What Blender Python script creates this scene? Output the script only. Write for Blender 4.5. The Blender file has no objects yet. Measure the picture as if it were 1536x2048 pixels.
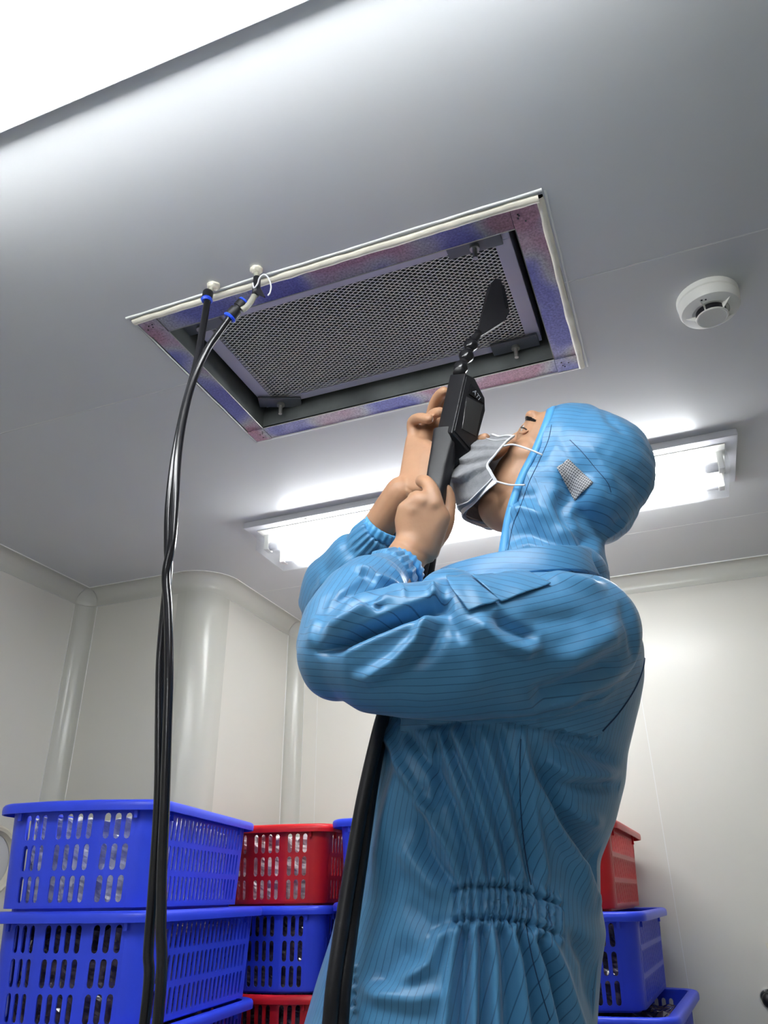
import bpy, bmesh, math, random
import numpy as np
from mathutils import Vector, Matrix, noise
from mathutils.bvhtree import BVHTree
C = bpy.context.scene.collection
PI = math.pi
rnd = random.Random(7)
# ------------------------------------------------------------------ camera
EYE = 1.1                                   # camera height above the floor (m)
CEIL = 2.1                                  # ceiling height
F = 1520.0
R = np.array([[0.9322, 0.1732, 0.3178], [0.3617, -0.4177, -0.8335], [-0.0117, 0.8919, -0.452]])
_u, _s, _v = np.linalg.svd(R); R = _u @ _v
cam = bpy.data.cameras.new('camera'); camo = bpy.data.objects.new('camera', cam); C.objects.link(camo)
cam.sensor_fit = 'HORIZONTAL'; cam.sensor_width = 36; cam.lens = 36 * F / 1536; cam.clip_start = .02
camo.matrix_world = Matrix([list(R[0]) + [0], list(R[1]) + [0], list(R[2]) + [EYE], [0, 0, 0, 1]])
bpy.context.scene.camera = camo
vs = bpy.context.scene.view_settings
vs.view_transform = 'Standard'; vs.look = 'None'; vs.gamma = 1; vs.use_curve_mapping = False
vs.exposure = 0.08
TUBE = 41.0                                 # emission of the fluorescent tubes
w = bpy.data.worlds.new('world'); bpy.context.scene.world = w; w.use_nodes = True
w.node_tree.nodes['Background'].inputs[0].default_value = (.6, .65, .7, 1)
w.node_tree.nodes['Background'].inputs[1].default_value = 0.0

def ray(px, py):
    return R @ np.array([(px - 768) / F, -(py - 1024) / F, -1.0])
def U(px, py, Y):                            # point seen at a pixel, on the vertical plane at distance Y
    d = ray(px, py); d = d * (Y / d[1]); return Vector((d[0], d[1], d[2] + EYE))
def UZ(px, py, z):                           # point seen at a pixel, at height z above the floor
    d = ray(px, py); d = d * ((z - EYE) / d[2]); return Vector((d[0], d[1], d[2] + EYE))
def UX(px, py, X):
    d = ray(px, py); d = d * (X / d[0]); return Vector((d[0], d[1], d[2] + EYE))
def toPX(co):                                # (n,3) world -> pixel coordinates
    p = np.asarray(co, float).reshape(-1, 3) - np.array([0, 0, EYE]); c = p @ R
    return 768 + F * c[:, 0] / -c[:, 2], 1024 - F * c[:, 1] / -c[:, 2]

# ------------------------------------------------------------------ materials
def nt(name):
    m = bpy.data.materials.new(name); m.use_nodes = True
    return m, m.node_tree.nodes, m.node_tree.links, m.node_tree.nodes['Principled BSDF']
def mat(name, col, rough=.5, metal=0, bump=0, bscale=50, var=0, vscale=4, spec=.5, coat=0, sheen=0, trans=0, ior=1.45, sss=0):
    m, N, L, b = nt(name)
    b.inputs['Base Color'].default_value = (*col, 1); b.inputs['Roughness'].default_value = rough
    b.inputs['Metallic'].default_value = metal; b.inputs['Specular IOR Level'].default_value = spec
    b.inputs['Coat Weight'].default_value = coat; b.inputs['Sheen Weight'].default_value = sheen
    b.inputs['Transmission Weight'].default_value = trans; b.inputs['IOR'].default_value = ior
    if sss:
        b.inputs['Subsurface Weight'].default_value = sss; b.inputs['Subsurface Radius'].default_value = (.012, .005, .003)
        b.inputs['Subsurface Scale'].default_value = 1
    tc = N.new('ShaderNodeTexCoord')
    if var:
        n = N.new('ShaderNodeTexNoise'); n.inputs['Scale'].default_value = vscale; n.inputs['Detail'].default_value = 5
        L.new(tc.outputs['Object'], n.inputs['Vector'])
        r = N.new('ShaderNodeValToRGB'); r.color_ramp.elements[0].position = .3; r.color_ramp.elements[1].position = .7
        r.color_ramp.elements[0].color = (*[c * (1 - var) for c in col], 1)
        r.color_ramp.elements[1].color = (*[min(1, c * (1 + var)) for c in col], 1)
        L.new(n.outputs['Fac'], r.inputs['Fac']); L.new(r.outputs['Color'], b.inputs['Base Color'])
    if bump:
        n = N.new('ShaderNodeTexNoise'); n.inputs['Scale'].default_value = bscale; n.inputs['Detail'].default_value = 4
        L.new(tc.outputs['Object'], n.inputs['Vector'])
        u = N.new('ShaderNodeBump'); u.inputs['Strength'].default_value = bump; u.inputs['Distance'].default_value = .002
        L.new(n.outputs['Fac'], u.inputs['Height']); L.new(u.outputs['Normal'], b.inputs['Normal'])
    return m
def emit(name, col, s):
    m, N, L, b = nt(name); b.inputs['Base Color'].default_value = (.9, .9, .9, 1)
    b.inputs['Emission Color'].default_value = (*col, 1); b.inputs['Emission Strength'].default_value = s
    return m
def clear(name, tint, t, rough=.1):          # clear plastic: mostly see-through, slightly scattering and glossy
    m, N, L, b = nt(name)
    b.inputs['Base Color'].default_value = (.9, .92, .95, 1); b.inputs['Roughness'].default_value = rough
    tr = N.new('ShaderNodeBsdfTransparent'); tr.inputs[0].default_value = (*tint, 1)
    tl = N.new('ShaderNodeBsdfTranslucent'); tl.inputs[0].default_value = (.9, .92, .95, 1)
    a = N.new('ShaderNodeMixShader'); a.inputs[0].default_value = .5
    L.new(b.outputs[0], a.inputs[1]); L.new(tl.outputs[0], a.inputs[2])
    x = N.new('ShaderNodeMixShader'); x.inputs[0].default_value = t
    L.new(a.outputs[0], x.inputs[1]); L.new(tr.outputs[0], x.inputs[2])
    L.new(x.outputs[0], N['Material Output'].inputs[0])
    return m
M = {}
M['ceil'] = mat('painted_ceiling_steel', (.62, .625, .625), .30, bump=.05, bscale=3, var=.03, vscale=2)
M['wall'] = mat('painted_wall_steel', (.71, .69, .62), .30, bump=.04, bscale=4, var=.02, vscale=1.5)
M['cove'] = mat('cove_aluminium_paint', (.60, .595, .53), .22, var=.02)
M['joint'] = mat('sealant_white', (.80, .80, .77), .5)
M['floor'] = mat('epoxy_floor', (.32, .36, .36), .3, var=.06)
M['lamp_base'] = mat('lamp_housing_steel', (.55, .55, .58), .35)
M['white_plastic'] = mat('white_plastic', (.85, .84, .78), .35)
M['tube'] = emit('fluorescent_tube', (.97, .99, 1.0), TUBE)
M['diff'] = clear('acrylic_cover', (.985, .99, 1), .93)
M['black'] = mat('black_plastic', (.009, .009, .011), .48, bump=.05, bscale=300)
M['gloss_black'] = mat('black_hose', (.010, .010, .012), .18)
M['rubber'] = mat('black_cable_rubber', (.008, .008, .012), .42)
M['blue_ring'] = mat('blue_release_ring', (.02, .08, .75), .3)
M['blue_crate'] = mat('blue_polypropylene', (.035, .075, .80), .36, bump=.05, bscale=40, var=.05, vscale=6)
M['red_crate'] = mat('red_polypropylene', (.62, .012, .018), .36, bump=.05, bscale=40, var=.05, vscale=6)
M['bead'] = mat('sealant_aged', (.78, .74, .62), .42, bump=.5, bscale=60, var=.10, vscale=30)
M['frame'] = mat('filter_frame_aluminium', (.66, .63, .76), .4, .05)
M['mesh'] = mat('expanded_mesh', (.95, .93, .88), .4, .1)
M['media'] = mat('filter_media', (.10, .11, .105), .8)
M['dark_steel'] = mat('plenum_steel', (.17, .185, .18), .5, .4, var=.3, vscale=10)
M['clamp'] = mat('clamp_steel', (.17, .18, .20), .45, .5)
M['bolt'] = mat('zinc_bolt', (.45, .45, .42), .35, .8)
M['skin'] = mat('skin', (.47, .265, .158), .45, bump=.12, bscale=220, var=.10, vscale=18, sss=.12)
M['mask'] = mat('grey_nonwoven', (.25, .255, .27), .9, bump=.25, bscale=500, var=.12, vscale=120)
M['white_cloth'] = mat('white_elastic', (.78, .78, .80), .8)
M['hair'] = mat('dark_hair', (.012, .009, .008), .5)
M['eye'] = mat('eye_white', (.7, .68, .66), .2)
M['iris'] = mat('iris_dark', (.02, .012, .008), .1)
M['screen'] = mat('display_glass', (.035, .035, .035), .12, coat=.5)
M['chrome'] = mat('bright_steel', (.8, .8, .8), .12, 1)
M['grey_mark'] = mat('light_grey_print', (.35, .37, .40), .4)
M['boot'] = mat('boot_white', (.6, .65, .7), .6)
M['cream'] = mat('cream_bezel', (.72, .68, .56), .35)
M['dial'] = mat('dial_face', (.6, .6, .6), .5)
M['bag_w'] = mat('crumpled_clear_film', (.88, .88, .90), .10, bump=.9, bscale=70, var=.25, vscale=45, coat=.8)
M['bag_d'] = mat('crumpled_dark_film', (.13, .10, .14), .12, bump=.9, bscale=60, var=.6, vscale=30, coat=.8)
M['tube_clear'] = mat('clear_pvc_tube', (.75, .74, .62), .12, trans=.55)
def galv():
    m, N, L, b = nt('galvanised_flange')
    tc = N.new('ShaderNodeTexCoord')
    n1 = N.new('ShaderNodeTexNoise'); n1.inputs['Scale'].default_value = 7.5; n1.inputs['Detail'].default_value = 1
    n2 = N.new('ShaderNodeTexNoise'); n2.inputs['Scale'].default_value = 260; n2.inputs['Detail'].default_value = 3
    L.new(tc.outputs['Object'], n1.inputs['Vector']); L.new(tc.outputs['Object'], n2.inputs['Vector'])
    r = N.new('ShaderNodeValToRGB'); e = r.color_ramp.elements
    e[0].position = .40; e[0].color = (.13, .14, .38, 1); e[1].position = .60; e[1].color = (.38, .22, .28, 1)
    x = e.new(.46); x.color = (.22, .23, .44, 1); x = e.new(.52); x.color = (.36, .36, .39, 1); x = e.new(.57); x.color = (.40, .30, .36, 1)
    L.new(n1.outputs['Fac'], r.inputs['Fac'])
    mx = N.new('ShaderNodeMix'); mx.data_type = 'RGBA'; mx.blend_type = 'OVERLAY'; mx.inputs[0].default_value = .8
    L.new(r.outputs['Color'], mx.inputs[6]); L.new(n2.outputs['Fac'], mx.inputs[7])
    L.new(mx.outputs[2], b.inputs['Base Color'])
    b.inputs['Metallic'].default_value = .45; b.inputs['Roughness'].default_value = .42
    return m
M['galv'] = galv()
def fabric():
    m, N, L, b = nt('striped_cleanroom_fabric')
    at = N.new('ShaderNodeAttribute'); at.attribute_name = 'stripe'
    sep = N.new('ShaderNodeSeparateXYZ'); L.new(at.outputs['Vector'], sep.inputs[0])
    fr = N.new('ShaderNodeMath'); fr.operation = 'FRACT'; L.new(sep.outputs[0], fr.inputs[0])
    su = N.new('ShaderNodeMath'); su.operation = 'SUBTRACT'; su.inputs[1].default_value = .5; L.new(fr.outputs[0], su.inputs[0])
    ab = N.new('ShaderNodeMath'); ab.operation = 'ABSOLUTE'; L.new(su.outputs[0], ab.inputs[0])
    r = N.new('ShaderNodeValToRGB'); e = r.color_ramp.elements
    e[0].position = .02; e[0].color = (.020, .105, .24, 1); e[1].position = .07; e[1].color = (.066, .262, .50, 1)
    L.new(ab.outputs[0], r.inputs['Fac'])
    L.new(r.outputs['Color'], b.inputs['Base Color'])
    b.inputs['Roughness'].default_value = .40; b.inputs['Sheen Weight'].default_value = .2
    b.inputs['Specular IOR Level'].default_value = .55
    tc = N.new('ShaderNodeTexCoord'); n = N.new('ShaderNodeTexNoise'); n.inputs['Scale'].default_value = 45; n.inputs['Detail'].default_value = 3
    L.new(tc.outputs['Object'], n.inputs['Vector'])
    u = N.new('ShaderNodeBump'); u.inputs['Strength'].default_value = .25; u.inputs['Distance'].default_value = .003
    L.new(n.outputs['Fac'], u.inputs['Height']); L.new(u.outputs['Normal'], b.inputs['Normal'])
    return m
M['fabric'] = fabric()
def meshcloth():
    m, N, L, b = nt('perforated_grey_mesh')
    at = N.new('ShaderNodeAttribute'); at.attribute_name = 'stripe'
    v = N.new('ShaderNodeTexVoronoi'); v.inputs['Scale'].default_value = 1; v.inputs['Randomness'].default_value = 0.1
    L.new(at.outputs['Vector'], v.inputs['Vector'])
    r = N.new('ShaderNodeValToRGB'); e = r.color_ramp.elements
    e[0].position = .26; e[0].color = (.06, .06, .07, 1); e[1].position = .36; e[1].color = (.42, .42, .43, 1)
    L.new(v.outputs['Distance'], r.inputs['Fac']); L.new(r.outputs['Color'], b.inputs['Base Color']); b.inputs['Roughness'].default_value = .7
    return m
M['earmesh'] = meshcloth()

# ------------------------------------------------------------------ helpers
def new_obj(name, me, m=None, parent=None, smooth=False):
    o = bpy.data.objects.new(name, me); C.objects.link(o)
    if m is not None: me.materials.append(m)
    if parent is not None: o.parent = parent; o.matrix_parent_inverse = parent.matrix_world.inverted()
    if smooth: me.shade_smooth()
    return o
def obj(name, bm, m=None, parent=None, smooth=False, kind=None, ang=None):
    bmesh.ops.recalc_face_normals(bm, faces=bm.faces)
    me = bpy.data.meshes.new(name); bm.to_mesh(me); bm.free()
    o = new_obj(name, me, m, parent, smooth)
    if ang is not None:
        me.shade_smooth()
        me.set_sharp_from_angle(angle=math.radians(ang))
    if kind: o['kind'] = kind
    return o
def tag(o, label, cat=None, group=None):
    o['label'] = label
    if cat: o['category'] = cat
    if group: o['group'] = group
    return o
def thing(name, label, cat, loc, group=None, rz=0):
    o = bpy.data.objects.new(name, None); C.objects.link(o); o.location = loc; o.rotation_euler = (0, 0, rz)
    o.empty_display_size = .05; bpy.context.view_layer.update()
    return tag(o, label, cat, group)
def box(bm, x0, x1, y0, y1, z0, z1, bev=0):
    t = bmesh.new(); r = bmesh.ops.create_cube(t, size=1)
    for v in t.verts:
        v.co = Vector((x0 + (v.co.x + .5) * (x1 - x0), y0 + (v.co.y + .5) * (y1 - y0), z0 + (v.co.z + .5) * (z1 - z0)))
    if bev: bmesh.ops.bevel(t, geom=t.edges[:], offset=bev, segments=2, affect='EDGES', profile=.6)
    merge(bm, t); return bm
def merge(bm, t, mx=None):
    if mx is not None: bmesh.ops.transform(t, matrix=mx, verts=t.verts)
    me = bpy.data.meshes.new('tmp'); t.to_mesh(me); t.free(); bm.from_mesh(me); bpy.data.meshes.remove(me)
def B(*a, **k): return box(bmesh.new(), *a, **k)
def frames(pts):
    pts = [Vector(p) for p in pts]; out = []; up = None
    for i, p in enumerate(pts):
        a = pts[max(i - 1, 0)]; b = pts[min(i + 1, len(pts) - 1)]; t = (b - a).normalized()
        if up is None: up = t.orthogonal().normalized()
        else: up = (up - t * up.dot(t)).normalized()
        out.append((p, t, up, t.cross(up)))
    return out
def tube(bm, pts, rad, seg=12, cap=True, round_cap=False, flat=None):
    pts = [Vector(p) for p in pts]
    rads = list(rad) if hasattr(rad, '__len__') else [rad] * len(pts)
    if round_cap:
        d0 = (pts[0] - pts[1]).normalized(); d1 = (pts[-1] - pts[-2]).normalized(); r0, r1 = rads[0], rads[-1]
        pre = [(pts[0] + d0 * r0 * math.sin(a), r0 * math.cos(a)) for a in (1.35, .9, .45)]
        post = [(pts[-1] + d1 * r1 * math.sin(a), r1 * math.cos(a)) for a in (.45, .9, 1.35)]
        pts = [p for p, _ in pre] + pts + [p for p, _ in post]; rads = [r for _, r in pre] + rads + [r for _, r in post]
    rings = []
    for (p, t, u, v), r in zip(frames(pts), rads):
        if flat is not None:                      # flat = (axis vector, factor): squash the section along an axis
            ax, k = flat
        ring = []
        for j in range(seg):
            a = 2 * PI * j / seg; off = (u * math.cos(a) + v * math.sin(a)) * r
            if flat is not None: off = off - ax * off.dot(ax) * (1 - k)
            ring.append(bm.verts.new(p + off))
        rings.append(ring)
    for a, b in zip(rings, rings[1:]):
        for j in range(seg): bm.faces.new((a[j], a[(j + 1) % seg], b[(j + 1) % seg], b[j]))
    if cap: bm.faces.new(rings[0][::-1]); bm.faces.new(rings[-1])
    return bm
def T(*a, **k): return tube(bmesh.new(), *a, **k)
def spline(pts, n=8):                          # Catmull-Rom resample
    P = [np.array(p, float) for p in pts]; P = [2 * P[0] - P[1]] + P + [2 * P[-1] - P[-2]]; out = []
    for i in range(1, len(P) - 2):
        for k in range(n):
            t = k / n
            out.append(.5 * ((2 * P[i]) + (-P[i - 1] + P[i + 1]) * t + (2 * P[i - 1] - 5 * P[i] + 4 * P[i + 1] - P[i + 2]) * t * t
                             + (-P[i - 1] + 3 * P[i] - 3 * P[i + 1] + P[i + 2]) * t ** 3))
    out.append(P[-2]); return out
def lathe(prof, seg=32, mx=None):
    bm = bmesh.new(); rings = []
    for r, z in prof:
        if r < 1e-6: rings.append([bm.verts.new((0, 0, z))])
        else: rings.append([bm.verts.new((r * math.cos(2 * PI * j / seg), r * math.sin(2 * PI * j / seg), z)) for j in range(seg)])
    for a, b in zip(rings, rings[1:]):
        for j in range(seg):
            k = (j + 1) % seg
            if len(a) == 1 and len(b) > 1: bm.faces.new((a[0], b[j], b[k]))
            elif len(b) == 1 and len(a) > 1: bm.faces.new((a[j], b[0], a[k]))
            elif len(a) > 1: bm.faces.new((a[j], a[k], b[k], b[j]))
    if mx is not None: bmesh.ops.transform(bm, matrix=mx, verts=bm.verts)
    return bm
def ell(bm, c, rx, ry, rz, ax=None, seg=28):
    t = bmesh.new(); bmesh.ops.create_uvsphere(t, u_segments=seg, v_segments=seg // 2, radius=1)
    m = Matrix.Diagonal((rx, ry, rz, 1))
    if ax is not None: m = Matrix([[ax[j][i] for j in range(3)] + [0] for i in range(3)] + [[0, 0, 0, 1]]) @ m
    merge(bm, t, Matrix.Translation(Vector(c)) @ m); return bm
def loft(bm, rings):
    vr = [[bm.verts.new(p) for p in r] for r in rings]; n = len(vr[0])
    for a, b in zip(vr, vr[1:]):
        for j in range(n): bm.faces.new((a[j], a[(j + 1) % n], b[(j + 1) % n], b[j]))
    bm.faces.new(vr[0][::-1]); bm.faces.new(vr[-1]); return bm
def remeshed(bm, voxel, smooth=6, fac=.5):
    bmesh.ops.recalc_face_normals(bm, faces=bm.faces)
    me = bpy.data.meshes.new('tmp'); bm.to_mesh(me); bm.free()
    o = bpy.data.objects.new('tmp', me); C.objects.link(o)
    r = o.modifiers.new('r', 'REMESH'); r.mode = 'VOXEL'; r.voxel_size = voxel; r.adaptivity = 0
    if smooth:
        s = o.modifiers.new('s', 'SMOOTH'); s.factor = fac; s.iterations = smooth
    dg = bpy.context.evaluated_depsgraph_get(); dg.update()
    out = bpy.data.meshes.new_from_object(o.evaluated_get(dg))
    bpy.data.objects.remove(o); bpy.data.meshes.remove(me); return out
def getco(me):
    a = np.empty(len(me.vertices) * 3); me.vertices.foreach_get('co', a); return a.reshape(-1, 3)
def getno(me):
    a = np.empty(len(me.vertices) * 3); me.vertices.foreach_get('normal', a); return a.reshape(-1, 3)
def setco(me, co):
    me.vertices.foreach_set('co', np.ascontiguousarray(co).ravel()); me.update()

# ------------------------------------------------------------------ room shell
XL, YB1, YB2, XS, XR, YF = -1.945, 2.05, 2.675, -1.42, 2.0, -1.95      # wall planes
T_ = .06
def panelled(name, axis, plane, out, a0, a1, seams, z0=0., z1=CEIL):
    """wall = backing slab (joint colour) + panels proud of it; axis 'x' wall runs along x at y=plane; out=+-1 room side"""
    def bx(u0, u1, d0, d1, za, zb, bm=None):
        lo, hi = sorted((plane + out * d0, plane + out * d1))
        return B(u0, u1, lo, hi, za, zb) if axis == 'x' else B(lo, hi, u0, u1, za, zb)
    o = obj(name, bx(a0, a1, -T_, -.0004, z0, z1), M['joint']); o['kind'] = 'structure'
    cuts = [a0] + [s for s in seams if a0 < s < a1] + [a1]
    for s0, s1 in zip(cuts, cuts[1:]):
        g = .0011
        obj('wall_panel', bx(s0 + (g if s0 != a0 else 0), s1 - (g if s1 != a1 else 0), -.0004, 0, z0, z1), M['wall'], o)
    return o
RC = .09                                      # radius of the convex corner
panelled('wall_left', 'y', XL, 1, YF, YB1, [-.75, .45])
panelled('wall_back_left', 'x', YB1, -1, XL, XS - RC, [])
panelled('wall_side', 'y', XS, 1, YB1 + RC, YB2, [])
panelled('wall_back_right', 'x', YB2, -1, XS, XR, [-1.307, -.113, 1.081])
panelled('wall_right', 'y', XR, -1, YF, YB2, [-.8, .4, 1.6])
panelled('wall_front', 'x', YF, 1, XL, XR, [-.6, .6])
fl = obj('floor', B(XL - .1, XR + .1, YF - .1, YB2 + .1, -.06, 0), M['floor']); fl['kind'] = 'structure'
# ceiling: backing with the filter opening, and panel strips proud of it
HX0, HX1, HY0, HY1 = -.858, -.062, .892, 1.372     # hole cut in the ceiling
def strip(name, y0, y1, z0, z1, m, parent=None):
    bm = bmesh.new()
    xs = (XL - .05, XR + .05)
    if y1 <= HY0 or y0 >= HY1: box(bm, *xs, y0, y1, z0, z1)
    else:
        a, b = max(y0, HY0), min(y1, HY1)
        if y0 < a: box(bm, *xs, y0, a, z0, z1)
        if b < y1: box(bm, *xs, b, y1, z0, z1)
        box(bm, xs[0], HX0, a, b, z0, z1); box(bm, HX1, xs[1], a, b, z0, z1)
    return obj(name, bm, m, parent)
ce = strip('ceiling', YF - .05, YB2 + .05, CEIL + .0004, CEIL + .05, M['joint']); ce['kind'] = 'structure'
cs = [YF - .05, -1.245, -.07, 1.105, 2.277, YB2 + .05]
for i, (a, b) in enumerate(zip(cs, cs[1:])):
    g = .0017
    strip('ceiling_panel', a + (g if i else 0), b - (g if i < 4 else 0), CEIL, CEIL + .0004, M['ceil'], ce)
# coves (concave quarter rounds)
CR = .052
def cove_prof(n=8):
    return [(CR - CR * math.cos(a), CR - CR * math.sin(a)) for a in [i * PI / 2 / n for i in range(n + 1)]]
TR = [0]
def trim(bm, m=None, smooth=True, ang=30, white=0):
    TR[0] += 1
    if white:
        bm.faces.ensure_lookup_table()
        for i, f in enumerate(bm.faces):
            if i % white in (0, white - 1): f.material_index = 1
    o = obj('trim_%d' % TR[0], bm, m or M['cove'], ang=ang); o.data.materials.append(M['joint']); o['kind'] = 'structure'; return o
def cove(p0, p1, n0, zc=CEIL):
    """cove under the ceiling from p0 to p1 (xy), n0 = inward normal of the wall"""
    bm = bmesh.new(); rows = []
    prof = [(0, CR + .003), (.0032, CR + .003)] + [(max(u, .0032), max(v, .0032)) for u, v in cove_prof()] + [(CR + .003, .0032), (CR + .003, 0)]
    for p in (p0, p1):
        rows.append([bm.verts.new((p[0] + n0[0] * u, p[1] + n0[1] * u, zc - v)) for u, v in prof])
    for i in range(len(prof) - 1): bm.faces.new((rows[0][i], rows[0][i + 1], rows[1][i + 1], rows[1][i]))
    return trim(bm, white=len(prof) - 1)
def vcove(cx, cy, sx, sy, z0=0, z1=CEIL - CR):
    """vertical cove in the inner corner (cx,cy); sx,sy point into the room"""
    bm = bmesh.new(); prof = [(0, CR + .003), (.0032, CR + .003)] + [(max(u, .0032), max(v, .0032)) for u, v in cove_prof()] + [(CR + .003, .0032), (CR + .003, 0)]
    rows = [[bm.verts.new((cx + sx * u, cy + sy * v, z)) for u, v in prof] for z in (z0, z1)]
    for i in range(len(prof) - 1): bm.faces.new((rows[0][i], rows[0][i + 1], rows[1][i + 1], rows[1][i]))
    trim(bm, white=len(prof) - 1)
    bm = bmesh.new(); n = 8; g = []          # three-way corner: concave octant
    c = Vector((cx + sx * CR, cy + sy * CR, CEIL - CR)); r = CR - .0015
    for i in range(n + 1):
        th = i / n * PI / 2; row = []
        for j in range(n + 1):
            ph = j / n * PI / 2
            row.append(bm.verts.new(c + Vector((-sx * math.cos(th) * math.cos(ph) * r, -sy * math.cos(th) * math.sin(ph) * r, math.sin(th) * r))))
        g.append(row)
    for i in range(n):
        for j in range(n): bm.faces.new((g[i][j], g[i][j + 1], g[i + 1][j + 1], g[i + 1][j]))
    bmesh.ops.remove_doubles(bm, verts=bm.verts, dist=1e-5)
    trim(bm)
cove((XL, YF), (XL, YB1 - CR), (1, 0))
cove((XL + CR, YB1), (XS - RC, YB1), (0, -1))
cove((XS, YB1 + RC), (XS, YB2 - CR), (1, 0))
cove((XS + CR, YB2), (XR, YB2), (0, -1))
cove((XR, YF), (XR, YB2), (-1, 0)); cove((XL, YF), (XR, YF), (0, 1))
vcove(XL, YB1, 1, -1); vcove(XS, YB2, 1, -1)
# convex rounded corner: wall strip and the cove that sweeps round it
bm = bmesh.new(); rows = []
ccx, ccy = XS - RC, YB1 + RC
for i in range(13):
    a = -PI / 2 + i / 12 * PI / 2; r = RC + .0025
    rows.append([bm.verts.new((ccx + r * math.cos(a), ccy + r * math.sin(a), z)) for z in (0, CEIL - CR)])
for a, b in zip(rows, rows[1:]): bm.faces.new((a[0], b[0], b[1], a[1]))
for sgn in (0, 1):                            # flat wings of the corner profile
    p = [(ccx - .035, YB1 - .0025), (ccx, YB1 - .0025)] if not sgn else [(XS + .0025, ccy), (XS + .0025, ccy + .035)]
    v = [bm.verts.new((*q, z)) for q in p for z in (0, CEIL - CR)]
    bm.faces.new((v[0], v[2], v[3], v[1]))
trim(bm)
bm = bmesh.new(); rows = []
prof = [(.001, CR + .003), (0.003, CR + .003)] + [(max(u, .003), max(v, .002)) for u, v in cove_prof()] + [(CR + .003, .002), (CR + .003, 0)]
for i in range(15):
    a = -PI / 2 + i / 14 * PI / 2
    rows.append([bm.verts.new((ccx + (RC + u) * math.cos(a), ccy + (RC + u) * math.sin(a), CEIL - v)) for u, v in prof])
for a, b in zip(rows, rows[1:]):
    for i in range(len(prof) - 1): bm.faces.new((a[i], a[i + 1], b[i + 1], b[i]))
trim(bm, white=len(prof) - 1)

# ------------------------------------------------------------------ fluorescent fixtures
def fixture(y0, label, x0=-1.115, x1=.245, tubes=2):
    y1 = y0 + .25; zb = CEIL - .019
    t = thing('ceiling_light', label, 'light', ((x0 + x1) / 2, (y0 + y1) / 2, CEIL), 'fluorescent ceiling lights')
    bm = B(x0, x1, y0, y1, zb, CEIL, bev=.002); obj('housing', bm, M['lamp_base'], t)
    obj('reflector', B(x0 + .03, x1 - .03, y0 + .03, y1 - .03, zb - .002, zb), M['white_plastic'], t)
    for k, yy in enumerate((y0 + .075, y0 + .175)[:tubes]):
        z = CEIL - .056
        tb = obj('tube', T([(x0 + .085, yy, z), (x1 - .085, yy, z)], .0135, 16), M['tube'], t, smooth=False, ang=40)
        for xe, s in ((x0 + .045, 1), (x1 - .045, -1)):
            obj('tube_end', T([(xe + s * .008, yy, z), (xe + s * .0405, yy, z)], .0132, 16), M['lamp_base'], t, ang=40)
            bm = B(xe - .008, xe + .008, yy - .014, yy + .014, z - .014, zb, bev=.003)
            obj('lamp_holder', bm, M['white_plastic'], t)
    # clear cover: open-topped tray
    a0, a1, b0, b1, zl = x0 + .02, x1 - .028, y0 + .045, y1 - .028, CEIL - .075
    bm = bmesh.new(); th = .002
    box(bm, a0, a1, b0, b1, zl, zl + th)
    box(bm, a0, a1, b0, b0 + th, zl + th, zb - .001); box(bm, a0, a1, b1 - th, b1, zl + th, zb - .001)
    box(bm, a0, a0 + th, b0 + th, b1 - th, zl + th, zb - .001); box(bm, a1 - th, a1, b0 + th, b1 - th, zl + th, zb - .001)
    obj('clear_cover', bm, M['diff'], t)
    for xs in (x0 + .2, x1 - .2):
        obj('screw', lathe([(0, -.004), (.005, -.003), (.006, 0), (0, 0)], 12, Matrix.Translation((xs, y0 + .0145, zb))), M['white_plastic'], t)
    return t
fixture(1.75, 'long fluorescent ceiling light with clear cover, behind the head of the person in blue')
fixture(.2315, 'glaring fluorescent ceiling light at the top left, cut off by the frame')
fixture(-1.6, 'unseen fluorescent ceiling light added behind the viewer to brighten the room', tubes=1)  # unseen fixture, added to lift the light on the walls and the gown

# ------------------------------------------------------------------ filter housing
hep = thing('filter_housing', 'open rectangular air filter terminal set in the ceiling, with expanded metal mesh inside', 'air filter', (-.46, 1.13, CEIL))
ox0, ox1, oy0, oy1 = -.851, -.073, .905, 1.366     # outer edge of the metal flange
ix0, ix1, iy0, iy1 = -.81, -.118, .947, 1.322      # inner opening
z = CEIL
fs = [(ix0, ix1, oy0, iy0), (ix0, ix1, iy1, oy1), (ox0, ix0, iy0, iy1), (ix1, ox1, iy0, iy1)]
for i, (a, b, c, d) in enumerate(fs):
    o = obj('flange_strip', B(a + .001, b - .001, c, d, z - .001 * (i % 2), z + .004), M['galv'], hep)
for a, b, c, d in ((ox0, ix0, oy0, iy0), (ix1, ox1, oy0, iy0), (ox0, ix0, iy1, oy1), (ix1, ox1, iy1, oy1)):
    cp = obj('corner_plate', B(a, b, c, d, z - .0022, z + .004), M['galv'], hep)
    bm = bmesh.new()
    for k in range(4): ell(bm, ((a + b) / 2 + rnd.uniform(-.014, .014), (c + d) / 2 + rnd.uniform(-.012, .012), z - .0026), .0016, .0016, .001, seg=8)
    obj('rivet', bm, M['rubber'], cp)
# turned-up inner lips and plenum walls
bm = bmesh.new(); zt = z + .17; th = .002
for a, b, c, d in ((ix0 - th, ix0, iy0, iy1), (ix1, ix1 + th, iy0, iy1), (ix0, ix1, iy0 - th, iy0), (ix0, ix1, iy1, iy1 + th)):
    box(bm, a, b, c, d, z + .0005, zt)
box(bm, ix0 - .01, ix1 + .01, iy0 - .01, iy1 + .01, zt, zt + .01)
obj('plenum_wall', bm, M['dark_steel'], hep)
obj('lip_edge', tube(bmesh.new(), [(ix0, iy0, z), (ix1, iy0, z), (ix1, iy1, z), (ix0, iy1, z), (ix0, iy0, z)], .0012, 6), M['bolt'], hep)
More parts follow.
